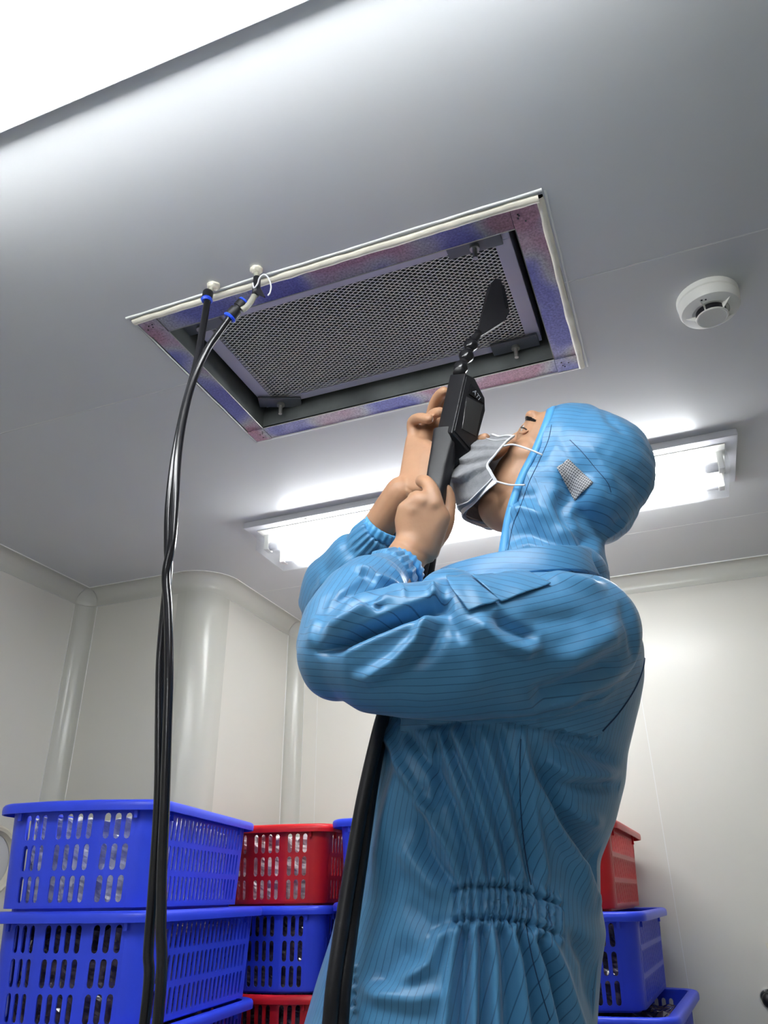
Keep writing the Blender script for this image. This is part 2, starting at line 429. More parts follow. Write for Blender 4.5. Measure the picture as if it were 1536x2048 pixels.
# sealant beads round the flange (aged, uneven)
def bead(p0, p1, wd, hgt, seed, name='sealant_bead', mt='bead', n=90):
    bm = bmesh.new(); p0, p1 = Vector(p0), Vector(p1); d = (p1 - p0).normalized(); s = Vector((d.y, -d.x, 0)); rows = []
    for i in range(n + 1):
        p = p0.lerp(p1, i / n); q = []
        ww = wd * (1 + .25 * noise.noise(p * 25 + Vector((seed, 0, 0)))); hh = hgt * (1 + .3 * noise.noise(p * 40 + Vector((0, seed, 0))))
        off = s * .0015 * noise.noise(p * 18 + Vector((0, 0, seed)))
        for k in range(6):
            a = k / 5 * PI; q.append(bm.verts.new(p + off + s * (-ww / 2 * math.cos(a)) + Vector((0, 0, .0005 - hh * math.sin(a)))))
        rows.append(q)
    for a, b in zip(rows, rows[1:]):
        for k in range(5): bm.faces.new((a[k], a[k + 1], b[k + 1], b[k]))
    return obj(name, bm, M[mt], hep, smooth=True)
bead((ox0 - .005, .897, z), (ox1 + .004, .897, z), .017, .007, 1)
bead((ox0 - .012, .884, z), (ox1 + .012, .883, z), .006, .003, 2, mt='joint')
bead((ox1 + .005, .895, z), (ox1 + .005, oy1 + .004, z), .014, .005, 3)
bead((ox1 + .016, .885, z), (ox1 + .017, oy1 + .006, z), .004, .002, 4, mt='joint')
bead((ox0 - .004, .895, z), (ox0 - .004, oy1 + .003, z), .004, .002, 5, mt='joint')
bead((ox0, oy1 + .004, z), (ox1 + .01, oy1 + .004, z), .006, .003, 6, mt='joint')
# the filter cell
fx0, fx1, fy0, fy1 = -.796, -.136, .978, 1.311; zf = z + .048; fw = .030; fwf = .020
fr = thing('x', 'x', 'x', (0, 0, 0)); bpy.data.objects.remove(fr)
for a, b, c, d in ((fx0, fx1, fy0, fy0 + fw), (fx0, fx1, fy1 - fwf, fy1), (fx0, fx0 + fw, fy0 + fw, fy1 - fwf), (fx1 - fw, fx1, fy0 + fw, fy1 - fwf)):
    obj('frame_bar', B(a, b, c, d, zf, zf + .07, bev=.0012), M['frame'], hep)
mx0, mx1, my0, my1 = fx0 + fw, fx1 - fw, fy0 + fw, fy1 - fwf
bm = bmesh.new()                                     # pleated media behind the mesh
rows = []; n = 220
for i in range(n + 1):
    x = mx0 + (mx1 - mx0) * i / n; zz = zf + .014 + (.006 if i % 2 else 0)
    rows.append([bm.verts.new((x, y, zz)) for y in (my0, my1)])
for a, b in zip(rows, rows[1:]): bm.faces.new((a[0], b[0], b[1], a[1]))
o = obj('filter_media', bm, M['media'], hep); o['kind'] = 'stuff'
bm = bmesh.new(); LW, SW, wd = .0165, .0086, .0008      # expanded metal: two families of strands
import itertools
sl = SW / LW
for sg in (1, -1):
    k0 = my0 - (mx1 - mx0) * sl if sg > 0 else my0
    k1 = my1 if sg > 0 else my1 + (mx1 - mx0) * sl
    c = k0
    while c < k1:
        # line y = c + sg*sl*(x-mx0)
        xa, xb = mx0, mx1
        ya, yb = c, c + sg * sl * (mx1 - mx0)
        def xat(y): return mx0 + (y - c) / (sg * sl)
        lo, hi = sorted((xat(my0), xat(my1))); xa = max(xa, lo); xb = min(xb, hi)
        if xb - xa > .003:
            pa = Vector((xa, c + sg * sl * (xa - mx0), zf + .003 + .0004 * sg)); pb = Vector((xb, c + sg * sl * (xb - mx0), zf + .003 + .0004 * sg))
            d = (pb - pa).normalized(); s = Vector((-d.y, d.x, 0)) * wd; h = Vector((0, 0, .0009))
            v = [bm.verts.new(q) for q in (pa - s, pa + s, pa + s + h, pa - s + h, pb - s, pb + s, pb + s + h, pb - s + h)]
            for f in ((0, 1, 5, 4), (1, 2, 6, 5), (2, 3, 7, 6), (3, 0, 4, 7)): bm.faces.new([v[i] for i in f])
        c += SW
o = obj('expanded_mesh', bm, M['mesh'], hep); o['kind'] = 'stuff'
for cx, cy, ang in ((-.752, fy1 - .016, .13), (-.192, fy1 - .014, 0), (-.20, fy0 + .016, 0), (-.775, fy0 + .018, 0)):
    c = Vector((cx, cy, zf - .008))
    bm = B(-.05, .05, -.018, .018, 0, .006, bev=.0015)
    bmesh.ops.transform(bm, matrix=Matrix.Translation(c) @ Matrix.Rotation(ang * 3, 4, 'Z'), verts=bm.verts)
    cl = obj('clamp_plate', bm, M['clamp'], hep)
    obj('bolt', lathe([(0, -.028), (.0045, -.028), (.0045, -.006), (.009, -.006), (.009, 0), (0, 0)], 12, Matrix.Translation(c + Vector((0, .004, 0)))), M['bolt'], cl, ang=40)

# ------------------------------------------------------------------ smoke detector
dc = Vector((.182, 1.243, CEIL))
sd = thing('smoke_detector', 'round white smoke detector with black chamber slots on the ceiling', 'smoke detector', dc)
def at(v): return Matrix.Translation(v)
obj('base', lathe([(0, 0), (.055, 0), (.0555, -.004), (.055, -.011), (.053, -.0125), (0, -.0125)], 48, at(dc)), M['white_plastic'], sd, ang=35)
obj('body', lathe([(0, -.0125), (.0525, -.0125), (.054, -.014), (.0535, -.028), (.051, -.0335), (.048, -.0345), (.033, -.0375), (.032, -.036), (.027, -.036), (0, -.036)], 48, at(dc)), M['white_plastic'], sd, ang=35)
obj('chamber', lathe([(0, -.036), (.0265, -.036), (.0265, -.048), (0, -.048)], 40, at(dc)), M['rubber'], sd, ang=35)
obj('cap', lathe([(0, -.048), (.0280, -.048), (.0290, -.0495), (.0280, -.051), (.026, -.0515), (.025, -.0508), (0, -.0508)], 48, at(dc)), M['white_plastic'], sd, ang=35)
for k in range(5):
    a = 2 * PI * k / 5 + .5; bm = bmesh.new()
    v = [bm.verts.new(p) for p in ((.027, -.0015, -.036), (.027, .0015, -.036), (.047, 0, -.034), (.027, -.0015, -.048), (.027, .0015, -.048), (.031, 0, -.0455))]
    for f in ((0, 2, 1), (0, 3, 5, 2), (1, 2, 5, 4), (3, 4, 5), (0, 1, 4, 3)): bm.faces.new([v[i] for i in f])
    bmesh.ops.transform(bm, matrix=at(dc) @ Matrix.Rotation(a, 4, 'Z'), verts=bm.verts)
    obj('fin', bm, M['white_plastic'], sd)
bm = bmesh.new()
for dx in (-.0035, .0035): ell(bm, dc + Vector((-.012 + dx, -.039 + dx * .1, -.0358)), .002, .002, .001, seg=8)
obj('indicator', bm, M['rubber'], sd)

# ------------------------------------------------------------------ crates
def pill_cell(bm, s0, s1, t0, t1, hw, hh, fn, n=5):
    cs_, ct = (s0 + s1) / 2, (t0 + t1) / 2
    inner, outer = [], []
    for k in range(n): # top half then bottom half
        a = PI * k / (n - 1); inner.append((cs_ + hw * math.cos(a), ct + (hh - hw) + hw * math.sin(a)))
    for k in range(n):
        a = PI + PI * k / (n - 1); inner.append((cs_ + hw * math.cos(a), ct - (hh - hw) + hw * math.sin(a)))
    for (x, y) in inner[:n]: outer.append((cs_ + (x - cs_) / hw * (s1 - s0) / 2, t1))
    for (x, y) in inner[n:]: outer.append((cs_ + (x - cs_) / hw * (s1 - s0) / 2, t0))
    iv = [bm.verts.new(fn(*p)) for p in inner]; ov = [bm.verts.new(fn(*p)) for p in outer]
    m = 2 * n
    for k in range(m): bm.faces.new((iv[k], iv[(k + 1) % m], ov[(k + 1) % m], ov[k]))
def grid(bm, s0, s1, t0, t1, fn, ns=1):
    for k in range(ns):
        a = s0 + (s1 - s0) * k / ns; b = s0 + (s1 - s0) * (k + 1) / ns
        bm.faces.new([bm.verts.new(fn(*p)) for p in ((a, t0), (b, t0), (b, t1), (a, t1))])
CW, CL, CH = .350, .60, .195
def crate_plan(inset):
    """closed outline (list of xy) with rounded corners; end faces are bowed in three facets; returns points"""
    w2, l2 = CW / 2 - inset, CL / 2 - inset; r = .045 - inset * .3; pts = []
    def arc(cx, cy, a0):
        for k in range(7):
            a = a0 + PI / 2 * k / 6; pts.append((cx + r * math.cos(a), cy + r * math.sin(a)))
    bow = .016
    arc(w2 - r, -l2 + r, -PI / 2)         # start at end face right, going round counter-clockwise
    arc(w2 - r, l2 - r, 0)
    pts += [(.055, l2 + bow), (-.055, l2 + bow)]
    arc(-w2 + r, l2 - r, PI / 2)
    arc(-w2 + r, -l2 + r, PI)
    pts += [(-.055, -l2 - bow), (.055, -l2 - bow)]
    return pts
def build_crate_meshes():
    plan = [Vector((*p, 0)) for p in crate_plan(.012)]
    n = len(plan); seg = [(plan[(i + 1) % n] - plan[i]).length for i in range(n)]; cum = [0]
    for s in seg: cum.append(cum[-1] + s)
    tot = cum[-1]
    def P(s, t):
        s = s % tot; i = 0
        while i < n - 1 and cum[i + 1] < s - 1e-9: i += 1
        p = plan[i].lerp(plan[(i + 1) % n], min(1, (s - cum[i]) / seg[i]))
        k = .94 + .06 * t / CH
        return Vector((p.x * k, p.y * (.965 + .035 * t / CH), t))
    bm = bmesh.new()
    rows = [(.028, .072), (.080, .124), (.132, .176)]; bands = [.006, .024, .076, .128, .182, CH]
    def panel(i0, cols, mx_, hw, edges=0):
        """slotted panel on plan segment i0: cols slots"""
        s0, s1 = cum[i0], cum[i0 + 1]; a, b = s0 + mx_, s1 - mx_
        tb = [.006, .010, .066, .122, .178, CH]
        for t0, t1 in ((tb[0], tb[1]), (tb[4], tb[5])): grid(bm, s0, s1, t0, t1, P)
        for t0, t1 in zip(tb[1:4], tb[2:5]):
            if mx_ > 0: grid(bm, s0, a, t0, t1, P); grid(bm, b, s1, t0, t1, P)
            for c in range(cols):
                u0 = a + (b - a) * c / cols; u1 = a + (b - a) * (c + 1) / cols
                pill_cell(bm, u0, u1, t0, t1, hw, (t1 - t0) / 2 - .0042, P)
    for i in range(n):
        L_ = seg[i]
        if L_ > .4: panel(i, 21, .012, .0058)
        elif L_ > .09: panel(i, 4, .012, .0060)
        elif L_ > .05: panel(i, 3, .003, .0060)
        else: grid(bm, cum[i], cum[i + 1], .006, CH, P)
    # bottom
    vb = [bm.verts.new(P(cum[i], .006)) for i in range(n)]; bm.faces.new(vb)
    bmesh.ops.remove_doubles(bm, verts=bm.verts, dist=1e-5)
    bmesh.ops.recalc_face_normals(bm, faces=bm.faces)
    me = bpy.data.meshes.new('body'); bm.to_mesh(me); bm.free()
    o = bpy.data.objects.new('tmp', me); C.objects.link(o); s = o.modifiers.new('s', 'SOLIDIFY'); s.thickness = .0028; s.offset = 0
    dg = bpy.context.evaluated_depsgraph_get(); dg.update()
    body = bpy.data.meshes.new_from_object(o.evaluated_get(dg)); bpy.data.objects.remove(o); bpy.data.meshes.remove(me)
    body.shade_smooth(); body.set_sharp_from_angle(angle=math.radians(28))
    # rim: swept flange with a rolled edge
    po = [Vector((*p, 0)) for p in crate_plan(.002)]
    bm = bmesh.new(); prof = [(-.0145, -.001), (.004, .002), (.0095, .000), (.0125, -.004), (.0130, -.010), (.0120, -.0180), (.0098, -.0185), (.0098, -.008), (.0055, -.004), (-.0145, -.006)]
    rws = []
    for i in range(n):
        d = (po[(i + 1) % n] - po[i - 1]).normalized(); nn = Vector((d.y, -d.x, 0))
        rws.append([bm.verts.new(po[i] + nn * u + Vector((0, 0, CH + v))) for u, v in prof])
    for i in range(n):
        a, b = rws[i], rws[(i + 1) % n]
        for k in range(len(prof)): bm.faces.new((a[k], a[(k + 1) % len(prof)], b[(k + 1) % len(prof)], b[k]))
    bmesh.ops.recalc_face_normals(bm, faces=bm.faces)
    rim = bpy.data.meshes.new('rim'); bm.to_mesh(rim); bm.free(); rim.shade_smooth(); rim.set_sharp_from_angle(angle=math.radians(50))
    # base ring (foot) 
    bm = bmesh.new(); pf = [Vector((*p, 0)) for p in crate_plan(.024)]
    lo = [bm.verts.new((p.x * .94, p.y * .965, 0)) for p in pf]; hi = [bm.verts.new((p.x * .94, p.y * .965, .0065)) for p in pf]
    for i in range(n): bm.faces.new((lo[i], lo[(i + 1) % n], hi[(i + 1) % n], hi[i]))
    bm.faces.new(lo[::-1]); bm.faces.new(hi); bmesh.ops.recalc_face_normals(bm, faces=bm.faces)
    foot = bpy.data.meshes.new('foot'); bm.to_mesh(foot); bm.free()
    return body, rim, foot
CM = build_crate_meshes()
crate_mesh = {}; rib_mesh = {}
for col in ('blue_crate', 'red_crate'):
    ms = [m.copy() for m in CM]
    for m_ in ms: m_.materials.append(M[col])
    crate_mesh[col] = ms
    _b = B(-.0035, .0035, -.0035, .0035, -.014, .014, bev=.001); _m = bpy.data.meshes.new('rib'); _b.to_mesh(_m); _b.free(); _m.materials.append(M[col]); rib_mesh[col] = _m
def crate(x, y, z, rz, col, label, group):
    t = thing('plastic_crate', label, 'crate', (x, y, z), group, rz)
    for nm, me in zip(('basket', 'rim', 'foot'), crate_mesh[col]):
        o = bpy.data.objects.new(nm, me); C.objects.link(o); o.parent = t
    for gx, gy in ((CW / 2 - .010, -.21), (CW / 2 - .010, .21), (-.125, -CL / 2 + .004), (.125, -CL / 2 + .004)):
        o = bpy.data.objects.new('rib', rib_mesh[col]); C.objects.link(o); o.parent = t; o.location = (gx, gy, CH - .018)
    return t
def bag(x, y, z, rz, m, label, group, hgt=.180, seed=0):
    bm = bmesh.new(); bmesh.ops.create_cube(bm, size=1)
    bmesh.ops.subdivide_edges(bm, edges=bm.edges[:], cuts=30, use_grid_fill=True)
    for v in bm.verts:
        p = v.co.copy(); rr_ = max(1, (abs(2 * p.x) ** 5 + abs(2 * p.y) ** 5) ** .2); q = Vector((p.x / rr_ * (CW - .052), p.y / rr_ * (CL - .046), (p.z + .5) * hgt))
        s = Vector((seed * 3.1, seed, 0)); k = noise.noise(q * 30 + s) * .014 + abs(noise.noise(q * 75 + s)) * .010 - .004
        d = Vector((p.x, p.y, p.z * .9)); d = Vector((d.x if abs(d.x) > .45 else 0, d.y if abs(d.y) > .45 else 0, d.z if p.z > .3 else 0))
        q += d * (k - .010) * 2
        if p.z > .3: q.z += noise.noise(q * 9 + s) * .02 - .012
        if q.z < .002: q.z = .002
        v.co = q
    o = obj('plastic_bag', bm, M[m], smooth=False); o.location = (x, y, z); o.rotation_euler = (0, 0, rz)
    return tag(o, label, 'bag', group)
PITCH = .197
def place_stack(corner, side, specs, group):
    """corner(x,y) of the near top corner (side=+1: right corner), specs top to bottom (ztop, rot, dx, dy, colour, label, bag material, bag label)"""
    for (zt, rot, dx, dy, col, label, bm_, blab) in specs:
        rz = math.radians(rot)
        loc = Vector((-(CW / 2 - .004) * side, CL / 2 - .002, 0)); loc.rotate(Matrix.Rotation(rz, 3, 'Z'))
        x, y = corner[0] + dx + loc.x, corner[1] + dy + loc.y
        crate(x, y, zt - CH, rz, col, label, group)
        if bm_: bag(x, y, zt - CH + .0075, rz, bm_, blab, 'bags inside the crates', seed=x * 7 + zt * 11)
c1 = U(318, 1606, 1.34)
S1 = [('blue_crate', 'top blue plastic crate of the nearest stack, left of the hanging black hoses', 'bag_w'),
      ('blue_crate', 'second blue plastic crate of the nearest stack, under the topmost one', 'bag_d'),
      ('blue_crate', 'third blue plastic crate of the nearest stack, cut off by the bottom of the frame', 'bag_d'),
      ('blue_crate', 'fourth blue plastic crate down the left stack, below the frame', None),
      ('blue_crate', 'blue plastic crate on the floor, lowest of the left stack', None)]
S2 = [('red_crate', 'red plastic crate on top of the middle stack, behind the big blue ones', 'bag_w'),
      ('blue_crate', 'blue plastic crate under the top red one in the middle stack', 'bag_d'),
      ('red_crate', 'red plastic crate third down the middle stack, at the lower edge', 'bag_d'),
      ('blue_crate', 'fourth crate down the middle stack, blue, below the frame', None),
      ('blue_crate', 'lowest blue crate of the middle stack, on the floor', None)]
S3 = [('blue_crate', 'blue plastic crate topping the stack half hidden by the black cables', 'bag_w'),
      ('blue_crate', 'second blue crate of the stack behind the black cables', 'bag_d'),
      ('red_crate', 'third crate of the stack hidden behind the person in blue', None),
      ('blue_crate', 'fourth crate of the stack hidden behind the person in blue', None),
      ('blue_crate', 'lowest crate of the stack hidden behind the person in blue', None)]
S4 = [('red_crate', 'red plastic crate on top of the right stack, behind the back of the person', 'bag_w'),
      ('blue_crate', 'blue plastic crate under the red one in the right stack', 'bag_d'),
      ('blue_crate', 'third crate of the right stack, blue, its open rim showing', 'bag_d'),
      ('blue_crate', 'fourth crate down the right stack, blue, below the frame', None),
      ('blue_crate', 'lowest blue crate of the right stack, on the floor', None)]
def floor_stack(S, corner, side, zt0, rots, offs, group):
    global PITCH
    ztops = [zt0 - PITCH * k for k in range(len(S))]
    sp = []
    for k, (c_, l_, b_) in enumerate(S):
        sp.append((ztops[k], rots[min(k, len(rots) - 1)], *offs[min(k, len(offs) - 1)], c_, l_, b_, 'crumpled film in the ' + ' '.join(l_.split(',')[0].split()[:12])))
    # one more crate / pallet to the floor
    zl = ztops[-1] - CH
    rz = math.radians(rots[-1]); loc = Vector((-(CW / 2) * side, CL / 2, 0)); loc.rotate(Matrix.Rotation(rz, 3, 'Z'))
    x, y = corner[0] + loc.x, corner[1] + loc.y
    place_stack(corner, side, sp, group)
    o = obj('dolly', B(-CW / 2 + .02, CW / 2 - .02, -CL / 2 + .02, CL / 2 - .02, 0, zl, bev=.01), M['black']); o.location = (x, y, 0); o.rotation_euler = (0, 0, rz)
    tag(o, 'black platform under the ' + group, 'platform')
floor_stack(S1, c1, 1, EYE + .178, [12, 9, 9], [(0, 0), (.004, .005), (-.004, 0)], 'crates of the nearest left stack')
floor_stack(S2, U(652, 1658, 2.0), 1, EYE + .178, [3, 3, 3], [(0, 0), (-.004, 0), (-.01, .01)], 'crates of the middle stack')
c3 = U(664, 1650, 1.99)
floor_stack(S3, (c3.x + CW, 1.99), 1, EYE + .185, [2, 1, 1], [(0, 0), (.002, 0)], 'crates of the stack behind the black cables')
c4 = U(1219, 1650, 2.0)
floor_stack(S4, (c4.x, 2.0), 1, EYE + .160, [-1.5, -2, -3, -3], [(0, 0), (.035, 0), (.075, -.02), (.075, 0)], 'crates of the right stack')

# ------------------------------------------------------------------ small things on the walls
g = thing('round_gauge', 'round cream-rimmed gauge on the left wall beside the blue crates', 'gauge', (XL, 1.835, EYE + .105))
mxg = Matrix.Translation((XL, 1.835, EYE + .105)) @ Matrix.Rotation(PI / 2, 4, 'Y')
obj('bezel', lathe([(.076, 0), (.096, 0), (.099, .008), (.098, .02), (.091, .026), (.083, .023), (.080, .014), (.076, .010)], 48, mxg), M['cream'], g, ang=50)
obj('dial', lathe([(0, .008), (.078, .008), (.078, 0), (0, 0)], 40, mxg), M['dial'], g)
p = UX(1541, 2003, .0); p = U(1541, 2003, 2.60)
k = thing('door_knob', 'round black knob at the right edge on the wall', 'knob', (p.x, YB2, p.z))
obj('knob', lathe([(0, .075), (.012, .074), (.0185, .066), (.020, .055), (.016, .044), (.008, .038), (.008, 0), (0, 0)], 24, Matrix.Translation((p.x, YB2, p.z)) @ Matrix.Rotation(PI / 2, 4, 'X')), M['black'], k, smooth=True)
obj('rose', lathe([(0, .006), (.022, .006), (.024, .003), (.024, 0), (0, 0)], 24, Matrix.Translation((p.x, YB2, p.z)) @ Matrix.Rotation(PI / 2, 4, 'X')), M['chrome'], k, ang=40)
p = U(1532, 1886, 2.67)
bm = bmesh.new(); pl = [(p.x - .002, p.z), (p.x + .10, p.z + .004), (p.x + .10, p.z - .09), (p.x + .012, p.z - .075)]
v0 = [bm.verts.new((a, YB2 - .0005, b)) for a, b in pl]; v1 = [bm.verts.new((a, YB2 - .012, b)) for a, b in pl]
for i in range(4): bm.faces.new((v0[i], v0[(i + 1) % 4], v1[(i + 1) % 4], v1[i]))
bm.faces.new(v1); bm.faces.new(v0[::-1])
tag(obj('wall_plate', bm, M['cream']), 'small pale plate on the wall above the black knob', 'plate')

# ------------------------------------------------------------------ ceiling ports and hanging hoses
def port(px, py, label):
    c = UZ(px, py, CEIL); t = thing('hose_port', label, 'port', c, 'ports in the ceiling beside the filter')
    bm = bmesh.new(); bmesh.ops.create_uvsphere(bm, u_segments=24, v_segments=14, radius=1)
    for v in bm.verts:
        r = 1 + .3 * noise.noise(v.co * 2.3 + c * 9); v.co = Vector((v.co.x * .0115 * r, v.co.y * .0105 * r, v.co.z * .006 * r - .002)) + c
    obj('sealant_blob', bm, M['bead'], t, smooth=True)
    return c, t
cA, tA = port(427, 570, 'left sealed port in the ceiling where a black hose hangs')
cB, tB = port(513, 538, 'right sealed port in the ceiling with a short clear tube')
def chain(pts, n=8): return [Vector(p) for p in spline(pts, n)]
def hose_pts(l, Y): return [U(a, b, (c if c else Y)) for a, b, *c_ in l for c in [c_[0] if c_ else None]]
hA = thing('hose', 'black air hose hanging straight from the left ceiling port', 'hose', cA, 'black hoses hanging from the ceiling')
pA0 = U(415, 592, .868)
obj('port_stub', T([cA, cA + (pA0 - cA) * .6, pA0], .0045, 12), M['tube_clear'], hA, smooth=True)
dA = (U(407, 640, .866) - pA0).normalized()
obj('connector', T([pA0 - dA * .010, pA0 - dA * .008, pA0 + dA * .006], [.0085, .0095, .0095], 20), M['black'], hA, ang=40)
obj('release_ring', T([pA0 + dA * .006, pA0 + dA * .010, pA0 + dA * .014], [.0088, .0108, .0085], 20), M['blue_ring'], hA, ang=40)
ptsA = [U(*q) for q in [(415, 600, .867), (407, 650, .865), (392, 730, .86), (368, 820, .856), (350, 910, .853), (338, 1010, .85), (336, 1090, .85), (337, 1140, .85), (330, 1210, .85), (321, 1320, .85), (319, 1440, .85), (317, 1600, .85), (306, 1780, .85), (297, 1900, .85), (291, 2030, .85)]]
ptsA += [Vector((ptsA[-1].x - .01, .85, .7)), Vector((ptsA[-1].x - .02, .85, .3)), Vector((ptsA[-1].x - .06, .83, .06)), Vector((ptsA[-1].x - .3, .75, .007)), Vector((ptsA[-1].x - .6, .6, .007))]
obj('hose_line', T(chain(ptsA, 8), .0062, 14), M['gloss_black'], hA, smooth=True)
hB = thing('hose', 'black air hose joined to the clear tube of the right ceiling port', 'hose', cB, 'black hoses hanging from the ceiling')
cl = [U(*q) for q in [(513, 548, .868), (514, 572, .862), (508, 592, .858), (495, 612, .855), (484, 620, .853)]]
obj('clear_tube', T(chain([cB] + cl, 6), .0052, 14), M['tube_clear'], hB, smooth=True)
ends = [U(487, 603, .854), U(460, 634, .851)]; d = (ends[1] - ends[0])
obj('connector', T([ends[0] + d * k for k in (.05, .08, .38, .40, .52, .54, .93, .96)], [.0085, .0098, .0098, .0078, .0078, .0108, .0112, .0105], 20), M['black'], hB, ang=40)
obj('release_ring', T([ends[0] - d * .06, ends[0] + d * .04], [.0088, .0095], 20), M['blue_ring'], hB, ang=40)
obj('release_ring', T([ends[1] - d * .05, ends[1] + d * .03, ends[1] + d * .09], [.0102, .0118, .0100], 20), M['blue_ring'], hB, ang=40)
ptsB = [U(*q) for q in [(462, 632, .851), (440, 662, .85), (412, 704, .848), (385, 765, .846), (366, 840, .842), (355, 920, .836), (350, 1010, .834), (343, 1090, .834), (332, 1150, .836), (336, 1220, .836), (338, 1340, .834), (335, 1450, .834), (330, 1600, .834), (324, 1740, .836), (322, 1850, .836), (317, 2030, .836)]]
ptsB += [Vector((ptsB[-1].x - .01, .84, .7)), Vector((ptsB[-1].x - .01, .84, .3)), Vector((ptsB[-1].x - .04, .8, .06)), Vector((ptsB[-1].x - .3, .65, .007)), Vector((ptsB[-1].x - .6, .5, .007))]
obj('hose_line', T(chain(ptsB, 8), .0062, 14), M['gloss_black'], hB, smooth=True)
# tape and cable tie on the clear tube
obj('black_tape', T([U(514, 556, .861), U(513, 577, .859), U(511, 590, .857)], [.0065, .0072, .0063], 14), M['rubber'], hB, smooth=True)
bm = bmesh.new(); q = [U(510, 568, .853), U(519, 572, .853), U(529, 592, .85), U(528, 594, .85), U(511, 585, .853)]
va = [bm.verts.new(p) for p in q]; vb = [bm.verts.new(p + Vector((0, .003, 0))) for p in q]
bm.faces.new(va); bm.faces.new(vb[::-1])
for i in range(5): bm.faces.new((va[i], va[(i + 1) % 5], vb[(i + 1) % 5], vb[i]))
obj('tape_tail', bm, M['rubber'], hB)
obj('cable_tie', T(chain([U(*q) for q in [(506, 566, .855), (508, 576, .851), (515, 568, .850), (519, 556, .852), (528, 549, .855), (537, 556, .855), (542, 572, .855), (540, 585, .854), (536, 591, .853)]], 6), .0014, 8), M['white_cloth'], hB, smooth=True)
# ------------------------------------------------------------------ the person (faces left, looks up, left side towards the viewer)
YM = 1.0                                                   # mid plane of the body
per = thing('person', 'person in blue striped cleanroom gown and grey mask, looking up, holding a black meter', 'person', (-.26, YM, 0))
FH = Vector((-.78, 0, .6258)); UH = Vector((.6258, 0, .78)); YH = Vector((0, 1, 0))
def H(f, u, y=0): return Vector((FH.x * f + UH.x * u, YM + y, FH.z * f + UH.z * u + EYE))
# ---- bare body: head, neck, torso, arms, hands as one surface
bb = bmesh.new()
hax = (FH, YH, UH)
ell(bb, H(.405, .383), .082, .070, .082, hax)              # skull
ell(bb, H(.448, .398), .066, .066, .056, hax)              # forehead
ell(bb, H(.462, .398), .058, .052, .034, hax)              # brow and orbits
ell(bb, H(.452, .335), .062, .057, .074, hax)              # face
ell(bb, H(.470, .272), .036, .036, .028, hax)              # chin
ell(bb, H(.432, .288), .052, .053, .040, hax)              # jaw
for s in (-1, 1):
    ell(bb, H(.468, .355, s * .034), .032, .026, .028, hax)    # cheekbones
    ell(bb, H(.494, .413, s * .026), .017, .028, .012, hax)    # brow ridge
    ell(bb, H(.412, .35, s * .066), .014, .007, .026, hax)     # ears
tube(bb, [H(.512, .402), H(.522, .378), H(.536, .350)], [.008, .010, .0125], 12, round_cap=True)   # nose
ell(bb, H(.508, .305), .012, .022, .012, hax)              # lips
tube(bb, [H(.41, .34), H(.392, .295), Vector((-.178, YM, 1.47)), Vector((-.165, YM, 1.38))], [.052, .052, .054, .066], 24, round_cap=True)
# torso core
def tring(c, rx, ry, n=28): return [c + Vector((rx * math.cos(2 * PI * k / n), ry * math.sin(2 * PI * k / n), 0)) for k in range(n)]
loft(bb, [tring(Vector((x, YM, z)), rx, ry) for x, z, rx, ry in ((-.30, .92, .09, .11), (-.29, 1.0, .09, .11), (-.27, 1.1, .08, .11), (-.24, 1.25, .085, .12), (-.20, 1.36, .075, .12), (-.165, 1.42, .070, .11), (-.155, 1.45, .055, .06))])
# arms
shL, elL, wrL = U(1130, 1270, .86), U(680, 1320, .775), U(822, 1100, .925)
shR, elR, wrR = U(1090, 1240, 1.16), U(665, 1215, 1.15), U(803, 985, 1.005)
tube(bb, [shL, shL.lerp(elL, .5), elL], [.046, .043, .036], 16, round_cap=True)
tube(bb, [elL, elL.lerp(wrL, .45), U(795, 1142, .905), wrL, U(838, 1070, .930)], [.038, .037, .0292, .0278, .029], 18, round_cap=True)
tube(bb, [shR, shR.lerp(elR, .5), elR], [.055, .045, .038], 16, round_cap=True)
tube(bb, [elR, U(715, 1105, 1.07), U(760, 1050, 1.035), wrR], [.038, .033, .0275, .0265], 18, round_cap=True)
def finger(pts, rad):
    P = [U(*p) for p in pts]; sp = [Vector(q) for q in spline(P, 4)]
    rr = np.interp(np.linspace(0, 1, len(sp)), np.linspace(0, 1, len(rad)), rad)
    tube(bb, sp, rr, 12, round_cap=True)
# near (left) hand: back of the hand to the viewer, fingers closed round the grip
def hull(pts, rs):
    t = bmesh.new()
    for p, r in zip(pts, rs):
        q = bmesh.new(); bmesh.ops.create_icosphere(q, subdivisions=2, radius=r); merge(t, q, Matrix.Translation(U(*p)))
    r = bmesh.ops.convex_hull(t, input=t.verts)
    junk = [g for g in r['geom_interior'] if isinstance(g, bmesh.types.BMVert)] + [g for g in r['geom_unused'] if isinstance(g, bmesh.types.BMVert)]
    bmesh.ops.delete(t, geom=list(set(junk)), context='VERTS'); merge(bb, t)
hull([(824, 1100, .925), (850, 1098, .932), (812, 1020, .905), (838, 1000, .900), (866, 1005, .905), (882, 1035, .915), (806, 1040, .912)],
     [.020, .022, .0135, .0135, .013, .014, .0125])
ktip = dict(index=[(872, 1008, .905), (864, 982, .905), (852, 964, .912), (842, 962, .932), (850, 970, .955)],
            middle=[(848, 1008, .902), (834, 996, .902), (828, 998, .920), (834, 1002, .940), (852, 1003, .955)],
            ring=[(828, 1022, .906), (816, 1014, .908), (812, 1018, .924), (818, 1022, .940), (838, 1022, .952)],
            little=[(818, 1044, .912), (807, 1038, .914), (804, 1042, .926), (812, 1046, .938), (828, 1044, .946)])
finger(ktip['index'], [.0115, .0112, .0100, .0092, .0082]); finger(ktip['middle'], [.0115, .0112, .0100, .0092, .0082])
